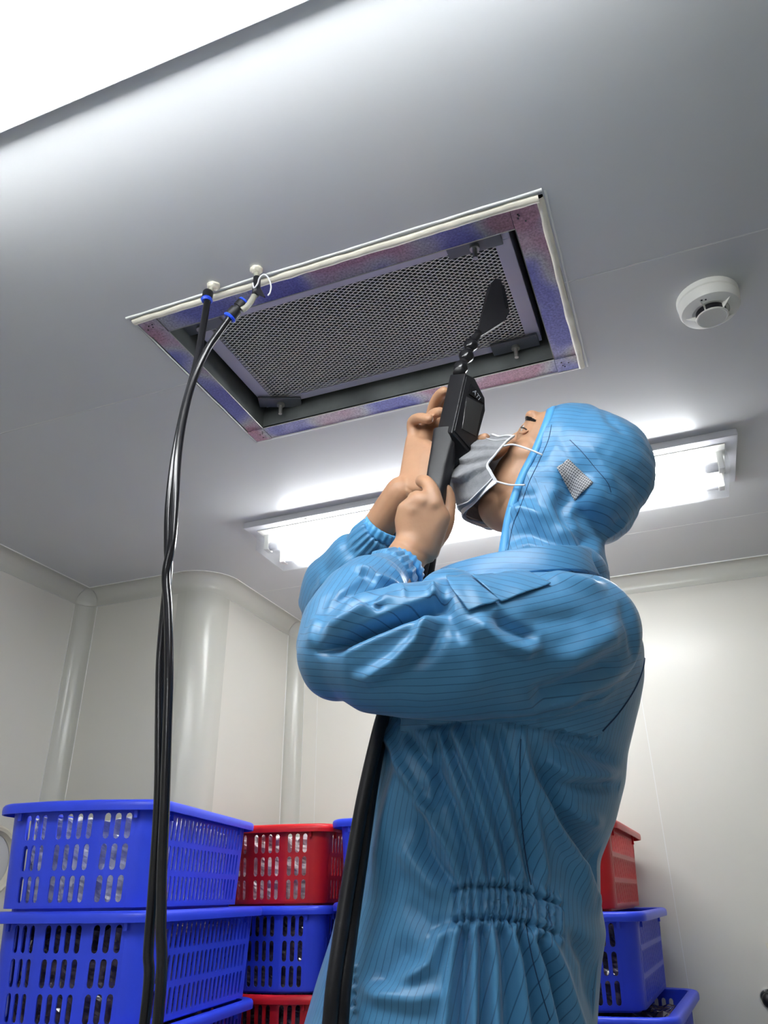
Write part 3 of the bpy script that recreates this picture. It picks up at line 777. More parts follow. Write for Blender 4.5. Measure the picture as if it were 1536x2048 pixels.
finger(ktip['ring'], [.0110, .0108, .0098, .0090, .008]); finger(ktip['little'], [.0100, .0095, .0088, .0080, .0072])
finger([(862, 1085, .940), (886, 1055, .948), (896, 1020, .952), (897, 995, .950), (894, 980, .945)], [.017, .0145, .0115, .0105, .0085])   # thumb up the far edge of the grip
# far (right) hand: palm behind the meter, fingers round its left edge, thumb on its right
hull([(815, 985, 1.005), (845, 975, .995), (826, 905, 1.01), (850, 900, 1.00), (868, 905, 1.00), (825, 880, 1.01), (870, 935, .995), (835, 950, 1.015)],
     [.018, .020, .014, .014, .015, .012, .015, .014])
finger([(833, 885, 1.01), (826, 860, 1.008), (826, 843, 1.000), (840, 836, .985), (858, 838, .970)], [.0125, .0105, .0098, .0092, .0082])      # little finger hooked
finger([(850, 880, 1.01), (852, 855, 1.02), (858, 840, 1.01), (868, 828, .990), (880, 824, .975)], [.0125, .0108, .0100, .0094, .0085])
finger([(860, 870, 1.02), (862, 840, 1.025), (868, 812, 1.01), (878, 792, .99), (888, 783, .972)], [.0125, .0108, .0104, .0096, .0088])
finger([(875, 870, 1.02), (885, 835, 1.03), (893, 805, 1.02), (900, 790, 1.0), (905, 790, .99)], [.0125, .0108, .0100, .0094, .0085])
finger([(880, 960, .995), (915, 930, 1.005), (940, 900, 1.0), (960, 884, .985), (970, 877, .972)], [.016, .014, .012, .0105, .009])         # thumb
bme = remeshed(bb, .0026, 7)
co = getco(bme); no = getno(bme)
# eye sockets pressed in, closed-lid creases
for s in (-1, 1):
    e = np.array(H(.512, .393, s * .033)); d = np.linalg.norm((co - e) * np.array([1, 1, 1]), axis=1)
    co += np.outer(-.0045 * np.exp(-(d / .013) ** 2), np.array(FH))
# knuckles and wrist creases on the near hand
px, py = toPX(co); front = (no @ (np.array([0, 0, EYE]) - np.array([-.3, .9, 1.6])) > 0)
for kx, ky in ((868, 1008), (844, 1003), (824, 1020)):
    g_ = np.exp(-(((px - kx) / 9) ** 2 + ((py - ky) / 9) ** 2)) * (co[:, 1] < .925) * (px < 900); co += no * (g_ * .0022)[:, None]
for x0, y0, x1, y1 in ((818, 893, 850, 893), (812, 975, 836, 990), (800, 1085, 870, 1120)):
    L_ = math.hypot(x1 - x0, y1 - y0); t_ = ((px - x0) * (x1 - x0) + (py - y0) * (y1 - y0)) / L_ ** 2; dd = np.abs((px - x0) * (y1 - y0) - (py - y0) * (x1 - x0)) / L_
    co -= no * (.0012 * np.exp(-(dd / 2.2) ** 2) * (t_ > -.1) * (t_ < 1.1))[:, None]
setco(bme, co)
new_obj('body', bme, M['skin'], per, smooth=True)
bodyvh = BVHTree.FromPolygons([Vector(c) for c in co], [tuple(p.vertices) for p in bme.polygons])
EYEV = Vector((0, 0, EYE))
def skinpt(px_, py_, lift=0.0):
    d = Vector(ray(px_, py_)).normalized(); r = bodyvh.ray_cast(EYEV, d)
    return None if r[0] is None else r[0] - d * lift
def flipY(p): return Vector((p.x, 2 * YM - p.y, p.z))
ec = next((p for p in (skinpt(a, b) for a, b in ((1044, 859), (1046, 861), (1048, 864), (1052, 868), (1056, 872))) if p is not None), H(.505, .39, -.034))
for s in (-1, 1):
    tf = flipY if s > 0 else (lambda p: p)
    e0 = tf(ec + Vector((.0085, .0065, -.001)))
    q = bmesh.new(); ell(q, e0, .0118, .0118, .0118, hax, seg=24); eb = obj('eye', q, M['eye'], per, smooth=True)
    q = bmesh.new(); ell(q, e0 + FH * .0072 + UH * .001 + YH * s * .0012, .0058, .0058, .0058, hax, seg=20); obj('iris', q, M['iris'], eb, smooth=True)
    for nm, l, r_ in (('upper_eyelid', [(1034, 858), (1040, 853), (1047, 853), (1055, 858)], .0022), ('lower_eyelid', [(1035, 861), (1040, 865), (1048, 866), (1055, 862)], .0020)):
        P = [skinpt(a, b, .001) for a, b in l]; P = [tf(p) for p in P if p is not None]
        if len(P) > 2: obj(nm, T(chain(P, 4), r_, 8, round_cap=True), M['skin'], per, smooth=True)
    P = [skinpt(a, b, .0028) for a, b in [(1032, 859), (1037, 855), (1042, 855), (1048, 856), (1054, 860)]]; P = [tf(p) for p in P if p is not None]
    if len(P) > 2: obj('eyelash', T(chain(P, 4), .0011, 6), M['hair'], per, smooth=True)
    q = bmesh.new(); rb = random.Random(5)
    bl = spline([(1033, 853, 0), (1040, 844, 0), (1050, 838, 0), (1060, 838, 0), (1071, 842, 0)], 10)
    for k in range(460):
        i_ = rb.randrange(len(bl) - 2); c_ = bl[i_]; wd_ = 5.2 * (1 - (i_ / len(bl)) ** 2 * .7); a_, b_ = c_[0] + rb.uniform(-1, 1), c_[1] + rb.uniform(-1, 1) * wd_
        d_ = bl[i_ + 1] - bl[i_]; p0, p1 = skinpt(a_, b_, .0003), skinpt(a_ + d_[0] * 2.4, b_ + d_[1] * 2.4 - 1, .0022)
        if p0 is not None and p1 is not None and (p0 - p1).length < .012: tube(q, [tf(p0), tf(p0.lerp(p1, .6)), tf(p1)], [.0006, .0005, .0002], 4)
    ob = obj('eyebrow', q, M['hair'], per); ob['kind'] = 'stuff'

# ---- coverall: sleeves and torso as one garment
def pr(px_, py_, Y, r): return (U(px_, py_, Y), r)
cv = bmesh.new()
rowsT = [  # py, front px, back px, half depth, superellipse
    (1165, 905, 1205, .070), (1195, 890, 1243, .110), (1235, 878, 1270, .150), (1290, 866, 1288, .180),
    (1350, 850, 1288, .185), (1400, 815, 1280, .182), (1450, 785, 1268, .178), (1500, 766, 1255, .176), (1560, 750, 1250, .174), (1640, 733, 1230, .172),
    (1720, 718, 1198, .165), (1800, 704, 1200, .162), (1870, 690, 1212, .170), (1940, 670, 1200, .178), (2048, 640, 1192, .185), (2200, 620, 1185, .188)]
rings = []; axisT = []
for py_, fx, bx, hw in rowsT:
    a, b = U(fx, py_, YM), U(bx, py_, YM); c = (a + b) / 2; d = (b - a) / 2
    zc = d.normalized(); n = 48; ring = []
    for k in range(n):
        t = 2 * PI * k / n; cx_, sx_ = math.cos(t), math.sin(t); e = .96
        ring.append(c + d * (abs(cx_) ** e * (1 if cx_ > 0 else -1)) + Vector((0, hw * (abs(sx_) ** e) * (1 if sx_ > 0 else -1), 0)))
    rings.append(ring); axisT.append(c)
# lower body: hips to crotch level
zb_ = rings[-1][0].z
for z_, cx_, rx_, ry_ in ((.76, -.305, .172, .190), (.66, -.30, .170, .192), (.55, -.295, .172, .196)):
    rings.append([Vector((cx_ + rx_ * math.cos(2 * PI * k / 48), YM + ry_ * math.sin(2 * PI * k / 48), z_)) for k in range(48)])
loft(cv, rings[::-1])
for s in (-1, 1):                                              # trouser legs
    tube(cv, [Vector((-.28, YM + s * .09, .80)), Vector((-.29, YM + s * .105, .50)), Vector((-.26, YM + s * .11, .30)), Vector((-.26, YM + s * .115, .10))], [.10, .078, .072, .065], 24, round_cap=False)
sleeveL = [pr(1162, 1264, .885, .070), pr(1090, 1280, .850, .078), pr(1000, 1290, .818, .079), pr(900, 1298, .785, .077), pr(800, 1300, .765, .073), pr(720, 1305, .755, .064), pr(672, 1308, .755, .045)]
foreL = [pr(668, 1315, .760, .046), pr(690, 1262, .785, .054), pr(722, 1208, .825, .054), pr(758, 1165, .865, .046), pr(786, 1146, .890, .037), pr(800, 1138, .9, .034)]
sleeveR = [pr(1110, 1250, 1.12, .075), pr(950, 1270, 1.16, .070), pr(800, 1262, 1.16, .062), pr(656, 1222, 1.14, .046)]
foreR = [pr(645, 1216, 1.14, .044), pr(664, 1162, 1.10, .047), pr(706, 1118, 1.065, .042), pr(745, 1078, 1.04, .036), pr(760, 1062, 1.03, .033)]
for S in (sleeveL, sleeveR): tube(cv, [p for p, _ in S], [r for _, r in S], 32, round_cap=True)
for S in (foreL, foreR): tube(cv, [p for p, _ in S], [r for _, r in S], 32, round_cap=False)
ell(cv, U(1160, 1152, YM), .040, .075, .036)
ell(cv, U(672, 1330, .762), .040, .044, .040)                  # elbow fullness
ell(cv, U(905, 1205, .86), .045, .06, .040)                    # bunching at the crook of the arm
cme = remeshed(cv, .0028, 30)
co = getco(cme); no = getno(cme)
vn = len(co)
px, py = toPX(co)
toCam = np.array([0, 0, EYE]) - co; toCam /= np.linalg.norm(toCam, axis=1)[:, None]
facing = np.clip((no * toCam).sum(1) * 2.5, 0, 1)
def seg_dist(P, pts, rad=None):
    """distance of points P (n,d) to a polyline, param along, nearest segment data"""
    pts = np.asarray(pts, float); best = np.full(len(P), 1e9); par = np.zeros(len(P)); idx = np.zeros(len(P), int); tt = np.zeros(len(P))
    Ls = np.linalg.norm(np.diff(pts, axis=0), axis=1); cum = np.concatenate([[0], np.cumsum(Ls)])
    for i in range(len(pts) - 1):
        d = pts[i + 1] - pts[i]; t = np.clip(((P - pts[i]) @ d) / (d @ d), 0, 1); q = pts[i] + t[:, None] * d
        dist = np.linalg.norm(P - q, axis=1)
        if rad is not None: dist = dist - (rad[i] + t * (rad[i + 1] - rad[i]))
        m_ = dist < best; best[m_] = dist[m_]; par[m_] = (cum[i] + t * Ls[i])[m_]; idx[m_] = i; tt[m_] = t[m_]
    return best, par / cum[-1], idx, tt
def arr(S): return np.array([list(p) for p, _ in S]), [r for _, r in S]
aL, rL = arr(sleeveL); fL, rfL = arr(foreL); aR, rR = arr(sleeveR); fR, rfR = arr(foreR)
dUL, pUL, iUL, tUL = seg_dist(co, aL, rL); dFL, pFL, iFL, tFL = seg_dist(co, fL, rfL)
dUR, pUR, iUR, tUR = seg_dist(co, aR, rR); dFR, pFR, iFR, tFR = seg_dist(co, fR, rfR)
# torso distance from the lofted axis
tz = np.array([r[0].z for r in axisT] if False else [c.z for c in axisT]); order = np.argsort(tz)
def ti(vals): return np.interp(co[:, 2], tz[order], np.array(vals)[order])
tcx = ti([c.x for c in axisT]); thw = ti([r[3] for r in rowsT]); thx = ti([(U(r[2], r[0], YM) - U(r[1], r[0], YM)).length / 2 for r in rowsT])
ex = (co[:, 0] - tcx) / thx; ey = (co[:, 1] - YM) / thw
dT = (np.sqrt(ex ** 2 + ey ** 2) - 1) * .17
# region: 0 torso, 1 left upper, 2 left fore, 3 right upper, 4 right fore
SP = np.stack([dT, dUL - .002, dFL, dUR, dFR])
reg = np.argmin(SP, 0)
# shoulder yoke is cut in one piece with the near sleeve: everything above the back/underarm seam
seam = np.array([(1292, 1282), (1288, 1330), (1270, 1378), (1240, 1425), (1205, 1462), (1190, 1478), (1120, 1462), (1040, 1450), (990, 1432), (900, 1440), (700, 1480)], float)
def below_seam(x, y):
    yy = np.interp(x, seam[::-1, 0], seam[::-1, 1]); return y > yy
nearside = co[:, 1] < YM - .02
yoke = nearside & ~below_seam(px, py) & (px < 1290) & (py > 1120) & (reg != 2) & (px > 800)
yoke |= nearside & (reg == 1)
armR = (reg >= 3)
armpart = (reg == 1) | (reg == 2) | yoke
torso_lo = ~armpart & ~armR
# ---- folds: ridge(+)/valley(-) lines drawn on the cloth; widths in pixels, heights in metres
P2 = np.stack([px, py], 1)
disp = np.zeros(vn)
def fold(pts, wpx, amp, mask, tap=.25, w2=None):
    d, t, i, _ = seg_dist(P2, pts); e = np.minimum(1, np.minimum(t, 1 - t) / tap + .02)
    if w2 is None: prof = np.exp(-(d / wpx) ** 2)
    else:                                                       # one steep side, one soft side
        p = np.asarray(pts, float); dd = p[np.minimum(i + 1, len(p) - 1)] - p[i]; sd_ = dd[:, 0] * (py - p[i][:, 1]) - dd[:, 1] * (px - p[i][:, 0])
        prof = np.exp(-(d / np.where(sd_ > 0, wpx, w2)) ** 2)
    return amp * prof * e * mask * facing
nearArm = armpart & nearside
A = nearArm.astype(float); Tm = (torso_lo & nearside).astype(float)
# near sleeve
disp += fold([(905, 1195), (860, 1204), (800, 1225), (740, 1250), (680, 1280), (632, 1306)], 6, -.022, A, .15, w2=22)      # the deep crook fold
disp += fold([(880, 1222), (820, 1245), (740, 1275), (660, 1310), (625, 1312)], 14, .006, A)
disp += fold([(805, 1187), (770, 1195), (735, 1215), (690, 1240), (640, 1285)], 12, .008, A)
disp += fold([(775, 1200), (750, 1203), (738, 1212), (752, 1213), (775, 1206)], 7, -.008, A)
disp += fold([(855, 1205), (850, 1240), (830, 1280), (790, 1320), (735, 1350), (700, 1356)], 11, .009, A, .2, w2=22)          # long bright ridge to the lower left
disp += fold([(880, 1215), (880, 1260), (850, 1310), (800, 1345)], 18, -.006, A)
disp += fold([(700, 1130), (735, 1142), (752, 1155), (790, 1170), (808, 1182)], 7, .006, A)
disp += fold([(752, 1152), (720, 1162), (680, 1190), (650, 1235)], 8, .004, A)
disp += fold([(718, 1148), (740, 1155), (755, 1160)], 9, -.005, A)
disp += fold([(800, 1186), (760, 1186), (720, 1200), (670, 1240)], 10, -.005, A)
disp += fold([(772, 1125), (795, 1150), (808, 1180), (810, 1205)], 4, .003, A)
disp += fold([(640, 1230), (628, 1270), (622, 1300)], 12, .004, A)
# shoulder and upper back
disp += fold([(940, 1228), (960, 1262), (1000, 1292), (1050, 1302), (1085, 1290)], 13, .010, A, .2, w2=24)
disp += fold([(985, 1225), (1010, 1250), (1045, 1270), (1080, 1276)], 14, -.009, A)
disp += fold([(1080, 1140), (1130, 1155), (1180, 1172), (1215, 1185)], 14, .006, A)
disp += fold([(1130, 1120), (1170, 1140), (1200, 1165)], 10, -.005, A)
disp += fold([(1100, 1335), (1150, 1310), (1200, 1280), (1245, 1245)], 26, .010, A)
disp += fold([(1060, 1405), (1120, 1385), (1180, 1355), (1240, 1325)], 14, -.008, A, .15, w2=26)
disp += fold([(1000, 1430), (1100, 1424), (1190, 1395), (1250, 1350)], 18, .005, A)
disp += fold([(1240, 1200), (1262, 1260), (1272, 1330)], 10, -.004, A)
disp += fold([(905, 1160), (890, 1190), (905, 1240), (930, 1290)], 14, -.006, A)
disp += fold([(865, 1165), (868, 1185), (872, 1210)], 9, .006, A)
disp += fold([(1000, 1345), (900, 1385), (800, 1400)], 26, .003, A)
disp += fold([(1180, 1230), (1100, 1240), (1040, 1235)], 20, -.004, A)
# underarm edge: the sleeve overhangs the side of the torso
disp += fold([(780, 1436), (900, 1444), (990, 1428), (1060, 1440), (1130, 1452), (1200, 1476)], 12, -.010, Tm, .05)
disp += fold([(1085, 1470), (1150, 1490), (1240, 1530)], 16, -.010, Tm)
disp += fold([(1080, 1520), (1140, 1548), (1250, 1548)], 16, .008, Tm)
disp += fold([(1120, 1565), (1180, 1575), (1250, 1568)], 14, -.007, Tm)
disp += fold([(1130, 1600), (1160, 1635), (1210, 1648)], 16, .006, Tm)
disp += fold([(1055, 1495), (1090, 1560), (1130, 1640), (1170, 1720), (1200, 1800)], 12, -.014, Tm, .2, w2=26)
disp += fold([(1050, 1500), (1072, 1570), (1110, 1650), (1150, 1730), (1175, 1800), (1200, 1830)], 14, .010, Tm)
disp += fold([(1120, 1640), (1160, 1720), (1195, 1800), (1205, 1840)], 9, .009, Tm)
# gathers fanning up from the elastic waist
gx = [(925, 900, 840, 760), (945, 935, 905, 800), (965, 955, 925, 868), (985, 975, 950, 880), (1005, 990, 955, 905), (1025, 1012, 985, 930), (1045, 1030, 1008, 960), (1068, 1052, 1030, 990), (1090, 1080, 1062, 1040)]
for k, (x0, x1, x2, x3) in enumerate(gx):
    am = .0065 if k % 2 == 0 else -.0065
    disp += fold([(x0, 1776), (x1, 1700), (x2, 1600), (x3, 1445)], 10, am, Tm, .10)
disp += fold([(868, 1440), (868, 1520), (872, 1590), (866, 1625)], 9, -.009, Tm, .2, w2=24)
disp += fold([(820, 1600), (845, 1612), (872, 1628), (880, 1600)], 9, .003, Tm)
disp += fold([(850, 1560), (838, 1590), (862, 1610)], 14, -.003, Tm)
disp += fold([(835, 1450), (805, 1520), (775, 1610), (750, 1700), (732, 1800)], 26, .005, Tm)
disp += fold([(800, 1450), (775, 1530), (745, 1640), (725, 1740), (700, 1830)], 20, -.006, Tm)
disp += fold([(840, 1620), (850, 1690), (880, 1740), (915, 1775)], 14, -.009, Tm, .2)
disp += fold([(795, 1670), (830, 1730), (880, 1785), (905, 1800)], 22, .007, Tm)
disp += fold([(815, 1800), (860, 1850), (905, 1838)], 16, -.004, Tm)
# below the waist
disp += fold([(905, 1845), (880, 1880), (860, 1930), (800, 1970)], 13, .007, Tm, .2)
disp += fold([(830, 1880), (780, 1930), (740, 1980)], 26, -.006, Tm)
disp += fold([(900, 1985), (830, 2000), (760, 1990), (720, 1970)], 20, .006, Tm)
low = [(918, 905, 890), (932, 930, 925), (948, 950, 948), (965, 968, 966), (980, 988, 990), (1000, 1012, 1020), (1018, 1035, 1050), (1036, 1055, 1080), (1055, 1078, 1105), (1075, 1100, 1130), (1092, 1122, 1160)]
for k, (x0, x1, x2) in enumerate(low):
    am = .0075 if k % 2 == 0 else -.009
    yb = 1845 + max(0, (x0 - 1030)) * .45
    disp += fold([(x0, yb), (x1, yb + 70), (x2 + (x2 - x1) * .8, 2170)], 9 + k * .3, am, Tm, .06)
disp += fold([(1140, 1850), (1180, 1930), (1190, 2040)], 14, -.008, Tm)
disp += fold([(700, 1925), (708, 1960), (705, 2010), (712, 2045)], 5, -.004, Tm)
for yy in (1932, 1952, 1975, 1998, 2018): disp += fold([(700, yy), (716, yy + 4)], 5, .004, Tm, .4)
# elastic band: sunk gathered strip
bt = np.interp(px, [905, 940, 1000, 1060, 1125], [1782, 1774, 1774, 1786, 1815]); bb_ = np.interp(px, [905, 940, 1000, 1060, 1125], [1842, 1836, 1838, 1848, 1872])
inb = np.clip((py - bt) / 5, 0, 1) * np.clip((bb_ - py) / 5, 0, 1) * np.clip((px - 903) / 8, 0, 1) * np.clip((1128 - px) / 14, 0, 1) * Tm * facing
ph = px * 1.0 + 6 * np.sin(px * .031) + 3 * np.sin(px * .11 + py * .02)
disp += inb * (.001 + .0036 * np.sin(ph * 2 * PI / 15.5) + .0015 * np.sin(ph * 2 * PI / 8.3 + 1.3))
for edge in (bt, bb_):
    g_ = np.exp(-((py - edge) / 4.5) ** 2) * np.clip((px - 898) / 8, 0, 1) * np.clip((1130 - px) / 10, 0, 1) * Tm * facing
    disp += g_ * (-.0055 + .0035 * np.sin(ph * 2 * PI / 15.5))
for edge, sgn in ((bt, -1), (bb_, 1)):
    dd = (py - edge) * sgn; g_ = np.exp(-((dd - 9) / 12) ** 2) * (dd > 0) * np.clip((px - 900) / 10, 0, 1) * np.clip((1130 - px) / 14, 0, 1) * Tm * facing
    disp += g_ * (.0035 * np.sin(ph * 2 * PI / 15.5 + .4) + .001)
# cuffs: fine gathers just behind the wrist opening
for (Sarr, par, ii, dsel, lo) in ((fL, pFL, iFL, reg == 2, .80), (fR, pFR, iFR, reg == 4, .80)):
    axis = Sarr[-1] - Sarr[-2]; axis /= np.linalg.norm(axis); e1 = np.cross(axis, [0, 1, 0]); e1 /= np.linalg.norm(e1); e2 = np.cross(axis, e1)
    rel = co - Sarr[-1]; th = np.arctan2(rel @ e2, rel @ e1)
    m_ = dsel * np.clip((par - lo) / .05, 0, 1)
    disp += m_ * (.0011 * np.sin(th * 17 + 2 * np.sin(3 * th)) - .001)
    g2 = dsel * np.exp(-((par - .78) / .05) ** 2); disp -= g2 * .004
# general soft rumples everywhere, stronger where the hand-drawn folds do not reach
nz = np.array([noise.noise(Vector(p) * 13) * .6 + noise.noise(Vector((p[0] * 26, p[1] * 26, p[2] * 11))) * .4 for p in co])
disp += nz * np.where(armR, .005, .0012)
# far sleeve long folds
for pts_, a_ in (([(740, 1100), (700, 1125), (650, 1165), (615, 1200)], .005), ([(720, 1150), (670, 1180), (620, 1215)], -.006), ([(640, 1130), (650, 1170), (610, 1230)], .004)):
    disp += fold(pts_, 10, a_, armR.astype(float))
co0 = co.copy(); co = co + no * (disp * np.where(torso_lo, 1.35, 1.35))[:, None]
setco(cme, co)
# ---- stripes: per-corner coordinate so that seams stay crisp
def around(Sarr, idx, tt, c):
    fr_ = frames([Vector(p) for p in Sarr]); Uv = np.array([list(f[2]) for f in fr_]); Vv = np.array([list(f[3]) for f in fr_])
    i2 = np.minimum(idx + 1, len(Sarr) - 1); q = Sarr[idx] + tt[:, None] * (Sarr[i2] - Sarr[idx]); rel = c - q
    uu = Uv[idx] * (1 - tt[:, None]) + Uv[i2] * tt[:, None]; vv_ = Vv[idx] * (1 - tt[:, None]) + Vv[i2] * tt[:, None]
    return np.arctan2((rel * vv_).sum(1), (rel * uu).sum(1))
nS = 1 / .0077
thT = np.arctan2(co0[:, 1] - YM, co0[:, 0] - tcx)
lin = lambda vals: np.polyval(np.polyfit(tz[3:16], np.array(vals)[3:16], 1), co0[:, 2])
ex2 = (co0[:, 0] - lin([c.x for c in axisT])) / lin([(U(r[2], r[0], YM) - U(r[1], r[0], YM)).length / 2 for r in rowsT]); ey2 = (co0[:, 1] - YM) / .175
sT = np.arctan2(ey2, ex2) * .172 * nS
# near sleeve + yoke share one coordinate: angle round the arm axis, extended over the shoulder by height
arcL = around(aL, iUL, tUL, co0); sUL = arcL * .080 * nS
cpx, cpy = toPX(co0)
cvp = np.polyfit([620, 700, 800, 900, 1000, 1100, 1200, 1290], [1335, 1341, 1340, 1336, 1328, 1306, 1277, 1246], 3)
relz = (np.polyval(cvp, cpx) - cpy) / 1790 - .01
sYoke = np.arcsin(np.clip(relz / .17, -.98, .98)) * .17 * nS
sFL = around(fL, iFL, tFL, co0) * .050 * nS; sFR = around(fR, iFR, tFR, co0) * .046 * nS; sUR = around(aR, iUR, tUR, co0) * .07 * nS
nl = len(cme.loops); lv = np.empty(nl, int); cme.loops.foreach_get('vertex_index', lv)
ls = np.empty(len(cme.polygons), int); lt = np.empty(len(cme.polygons), int); cme.polygons.foreach_get('loop_start', ls); cme.polygons.foreach_get('loop_total', lt)
regv = np.where(reg == 2, 2, np.where(armR, reg, np.where(armpart, 1, 0)))
pf = regv[lv[ls]]                                             # region of the face = that of its first corner
lf = np.repeat(pf, lt)
tab = np.stack([sT, sYoke, sFL, sUR, sFR])
sv = tab[lf, lv]
first = np.repeat(tab[pf, lv[ls]], lt)
per_ = {0: 2 * PI * .172 * nS, 2: 2 * PI * .05 * nS, 3: 2 * PI * .07 * nS, 4: 2 * PI * .046 * nS}
for k, pp in per_.items():                                    # unwrap across the +-pi seam
    m_ = lf == k; dlt = sv[m_] - first[m_]; sv[m_] -= np.round(dlt / pp) * pp
at_ = cme.attributes.new('stripe', 'FLOAT_VECTOR', 'CORNER')
at_.data.foreach_set('vector', np.stack([sv, sv * 0, sv * 0], 1).ravel().astype(np.float32))
# open the cuffs: cloth beyond the wrist opening is cut away by the flat tube ends already
cov = new_obj('gown', cme, M['fabric'], per, smooth=True)
bvh = BVHTree.FromPolygons([Vector(c) for c in co], [tuple(p.vertices) for p in cme.polygons])
def hit(px_, py_, lift=.0012, tree=None):
    d = Vector(ray(px_, py_)).normalized(); r = (tree or bvh).ray_cast(EYEV, d)
    return None if r[0] is None else (r[0] + r[1] * lift if r[1].dot(d) < 0 else r[0] - r[1] * lift)
def seamline(name, pts, r=.0009, m='seam', parent=None, tree=None, lift=.0004):
    P = [hit(x, y, lift, tree) for x, y in spline([(a, b, 0) for a, b in pts], 7) for x, y in [(x, y)]] if False else [hit(q[0], q[1], lift, tree) for q in spline([(a, b, 0) for a, b in pts], 7)]
    P = [p for p in P if p is not None]
    if len(P) > 2: return obj(name, T(P, r, 6), M[m], parent or per, smooth=True)
M['seam'] = mat('navy_stitching', (.015, .05, .13), .6)
M['fabric_plain'] = mat('blue_binding', (.085, .36, .70), .42, sheen=.1)
seamline('seam', [(1290, 1292), (1286, 1335), (1268, 1380), (1238, 1425), (1205, 1462)])
seamline('seam', [(1042, 1478), (1040, 1540), (1042, 1620), (1050, 1700), (1062, 1770)], .0006)
seamline('seam', [(1052, 1850), (1066, 1920), (1085, 1990), (1100, 2040)], .0006)
# pocket flaps on the chest: stitched patches lying on the cloth
def patch(name, corners, nu, nv, lift, m, parent, tree=None, stripe=(0, 1), sc=130, wav=0, thick=.0012):
    a, b, c, d = [np.array(q, float) for q in corners]; bm = bmesh.new(); G = []
    for i in range(nu + 1):
        row = []
        for j in range(nv + 1):
            u, v = i / nu, j / nv; q = (a * (1 - u) + b * u) * (1 - v) + (d * (1 - u) + c * u) * v
            h = hit(q[0], q[1], lift + wav * math.sin(u * 9 + v * 4), tree)
            row.append(None if h is None else bm.verts.new(h))
        G.append(row)
    fs = []
    for i in range(nu):
        for j in range(nv):
            q = (G[i][j], G[i + 1][j], G[i + 1][j + 1], G[i][j + 1])
            if all(x is not None for x in q) and max((x.co - q[0].co).length for x in q) < .03: bm.faces.new(q)
    bmesh.ops.delete(bm, geom=[v for v in bm.verts if not v.link_faces], context='VERTS')
    left = set(bm.verts); best = []
    while left:
        st = [left.pop()]; comp = [st[0]]
        while st:
            for e in st.pop().link_edges:
                for v in e.verts:
                    if v in left: left.discard(v); st.append(v); comp.append(v)
        if len(comp) > len(best): best = comp
    bs = set(best); bmesh.ops.delete(bm, geom=[v for v in bm.verts if v not in bs], context='VERTS')
    for _ in range(2): bmesh.ops.smooth_vert(bm, verts=bm.verts, factor=.5, use_axis_x=True, use_axis_y=True, use_axis_z=True)
    me = bpy.data.meshes.new(name); bm.to_mesh(me); bm.free()
    o = new_obj(name, me, M[m], parent, smooth=True)
    s_ = o.modifiers.new('s', 'SOLIDIFY'); s_.thickness = thick; s_.offset = 0
    c_ = getco(me); s1 = (c_[:, 0] * stripe[0] + c_[:, 2] * stripe[1]) * sc; z_ = c_[:, 0] * -stripe[1] * sc + c_[:, 2] * stripe[0] * sc
    aa = me.attributes.new('stripe', 'FLOAT_VECTOR', 'POINT'); aa.data.foreach_set('vector', np.stack([s1, z_, s1 * 0], 1).ravel().astype(np.float32))
    return o
patch('pocket', [(932, 1148), (1030, 1132), (1104, 1170), (1002, 1208)], 26, 18, .003, 'fabric', cov, stripe=(.35, .94), wav=.0008)
patch('pocket_flap', [(884, 1150), (926, 1150), (1000, 1206), (936, 1228)], 18, 18, .0045, 'fabric', cov, stripe=(.1, 1), wav=.0006)

# ---- hood: skull + neck volume, opened at the face
hb = bmesh.new()
ell(hb, H(.400, .382), .094, .086, .094, hax)
ell(hb, H(.385, .392), .084, .084, .084, hax)
ell(hb, H(.350, .352), .050, .078, .060, hax)
ell(hb, H(.362, .372), .054, .078, .068, hax)
ell(hb, H(.430, .392), .072, .080, .084, hax)
tube(hb, [H(.415, .35), U(1085, 1000, YM), U(1090, 1060, YM), U(1095, 1120, YM), U(1090, 1170, YM)], [.078, .079, .078, .080, .088], 32, round_cap=True)
ell(hb, U(1138, 1100, YM), .036, .075, .030)
hme = remeshed(hb, .0032, 8)
hc = getco(hme); hn = getno(hme); hx, hy = toPX(hc)
# opening: a surface through the drawn edge, cut away in front of it
edge = [(1096, 826), (1092, 850), (1080, 880), (1062, 918), (1045, 955), (1030, 990), (1016, 1030), (1006, 1070), (1000, 1118), (996, 1180)]
E3 = np.array([list(U(a, b, .935)) for a, b in edge])
def opening_x(zv): o_ = np.argsort(E3[:, 2]); return np.interp(zv, E3[o_, 2], E3[o_, 0])
hf = np.clip(((hn * (np.array([0, 0, EYE]) - hc)).sum(1)) * 6, 0, 1)
P2 = np.stack([hx, hy], 1); px, py = hx, hy; facing = hf; ones = (hc[:, 1] < YM).astype(float)
dh = np.zeros(len(hc))
dh += fold([(1110, 985), (1125, 1030), (1160, 1070), (1190, 1105)], 12, -.013, ones, .2, w2=26)       # crease from cheek to nape
dh += fold([(1095, 900), (1110, 960), (1112, 1000), (1150, 1060), (1185, 1095)], 18, .006, ones)
dh += fold([(1020, 1040), (1040, 1015), (1075, 1030), (1105, 1045)], 12, .007, ones)
dh += fold([(1025, 1010), (1050, 990), (1080, 995)], 12, -.004, ones)
dh += fold([(1020, 1070), (1060, 1065), (1110, 1085), (1170, 1100)], 12, -.006, ones)
dh += fold([(1010, 1095), (1060, 1090), (1110, 1100), (1185, 1120)], 9, .005, ones)
dh += fold([(1110, 860), (1135, 905), (1170, 945), (1215, 975), (1225, 1000)], 6, -.0035, ones, .1, w2=14)   # stitched tape over the crown
dh += fold([(1170, 880), (1200, 920), (1240, 985)], 8, .003, ones)
dh += fold([(1140, 1010), (1170, 1040), (1230, 1050), (1270, 1030)], 14, -.004, ones)
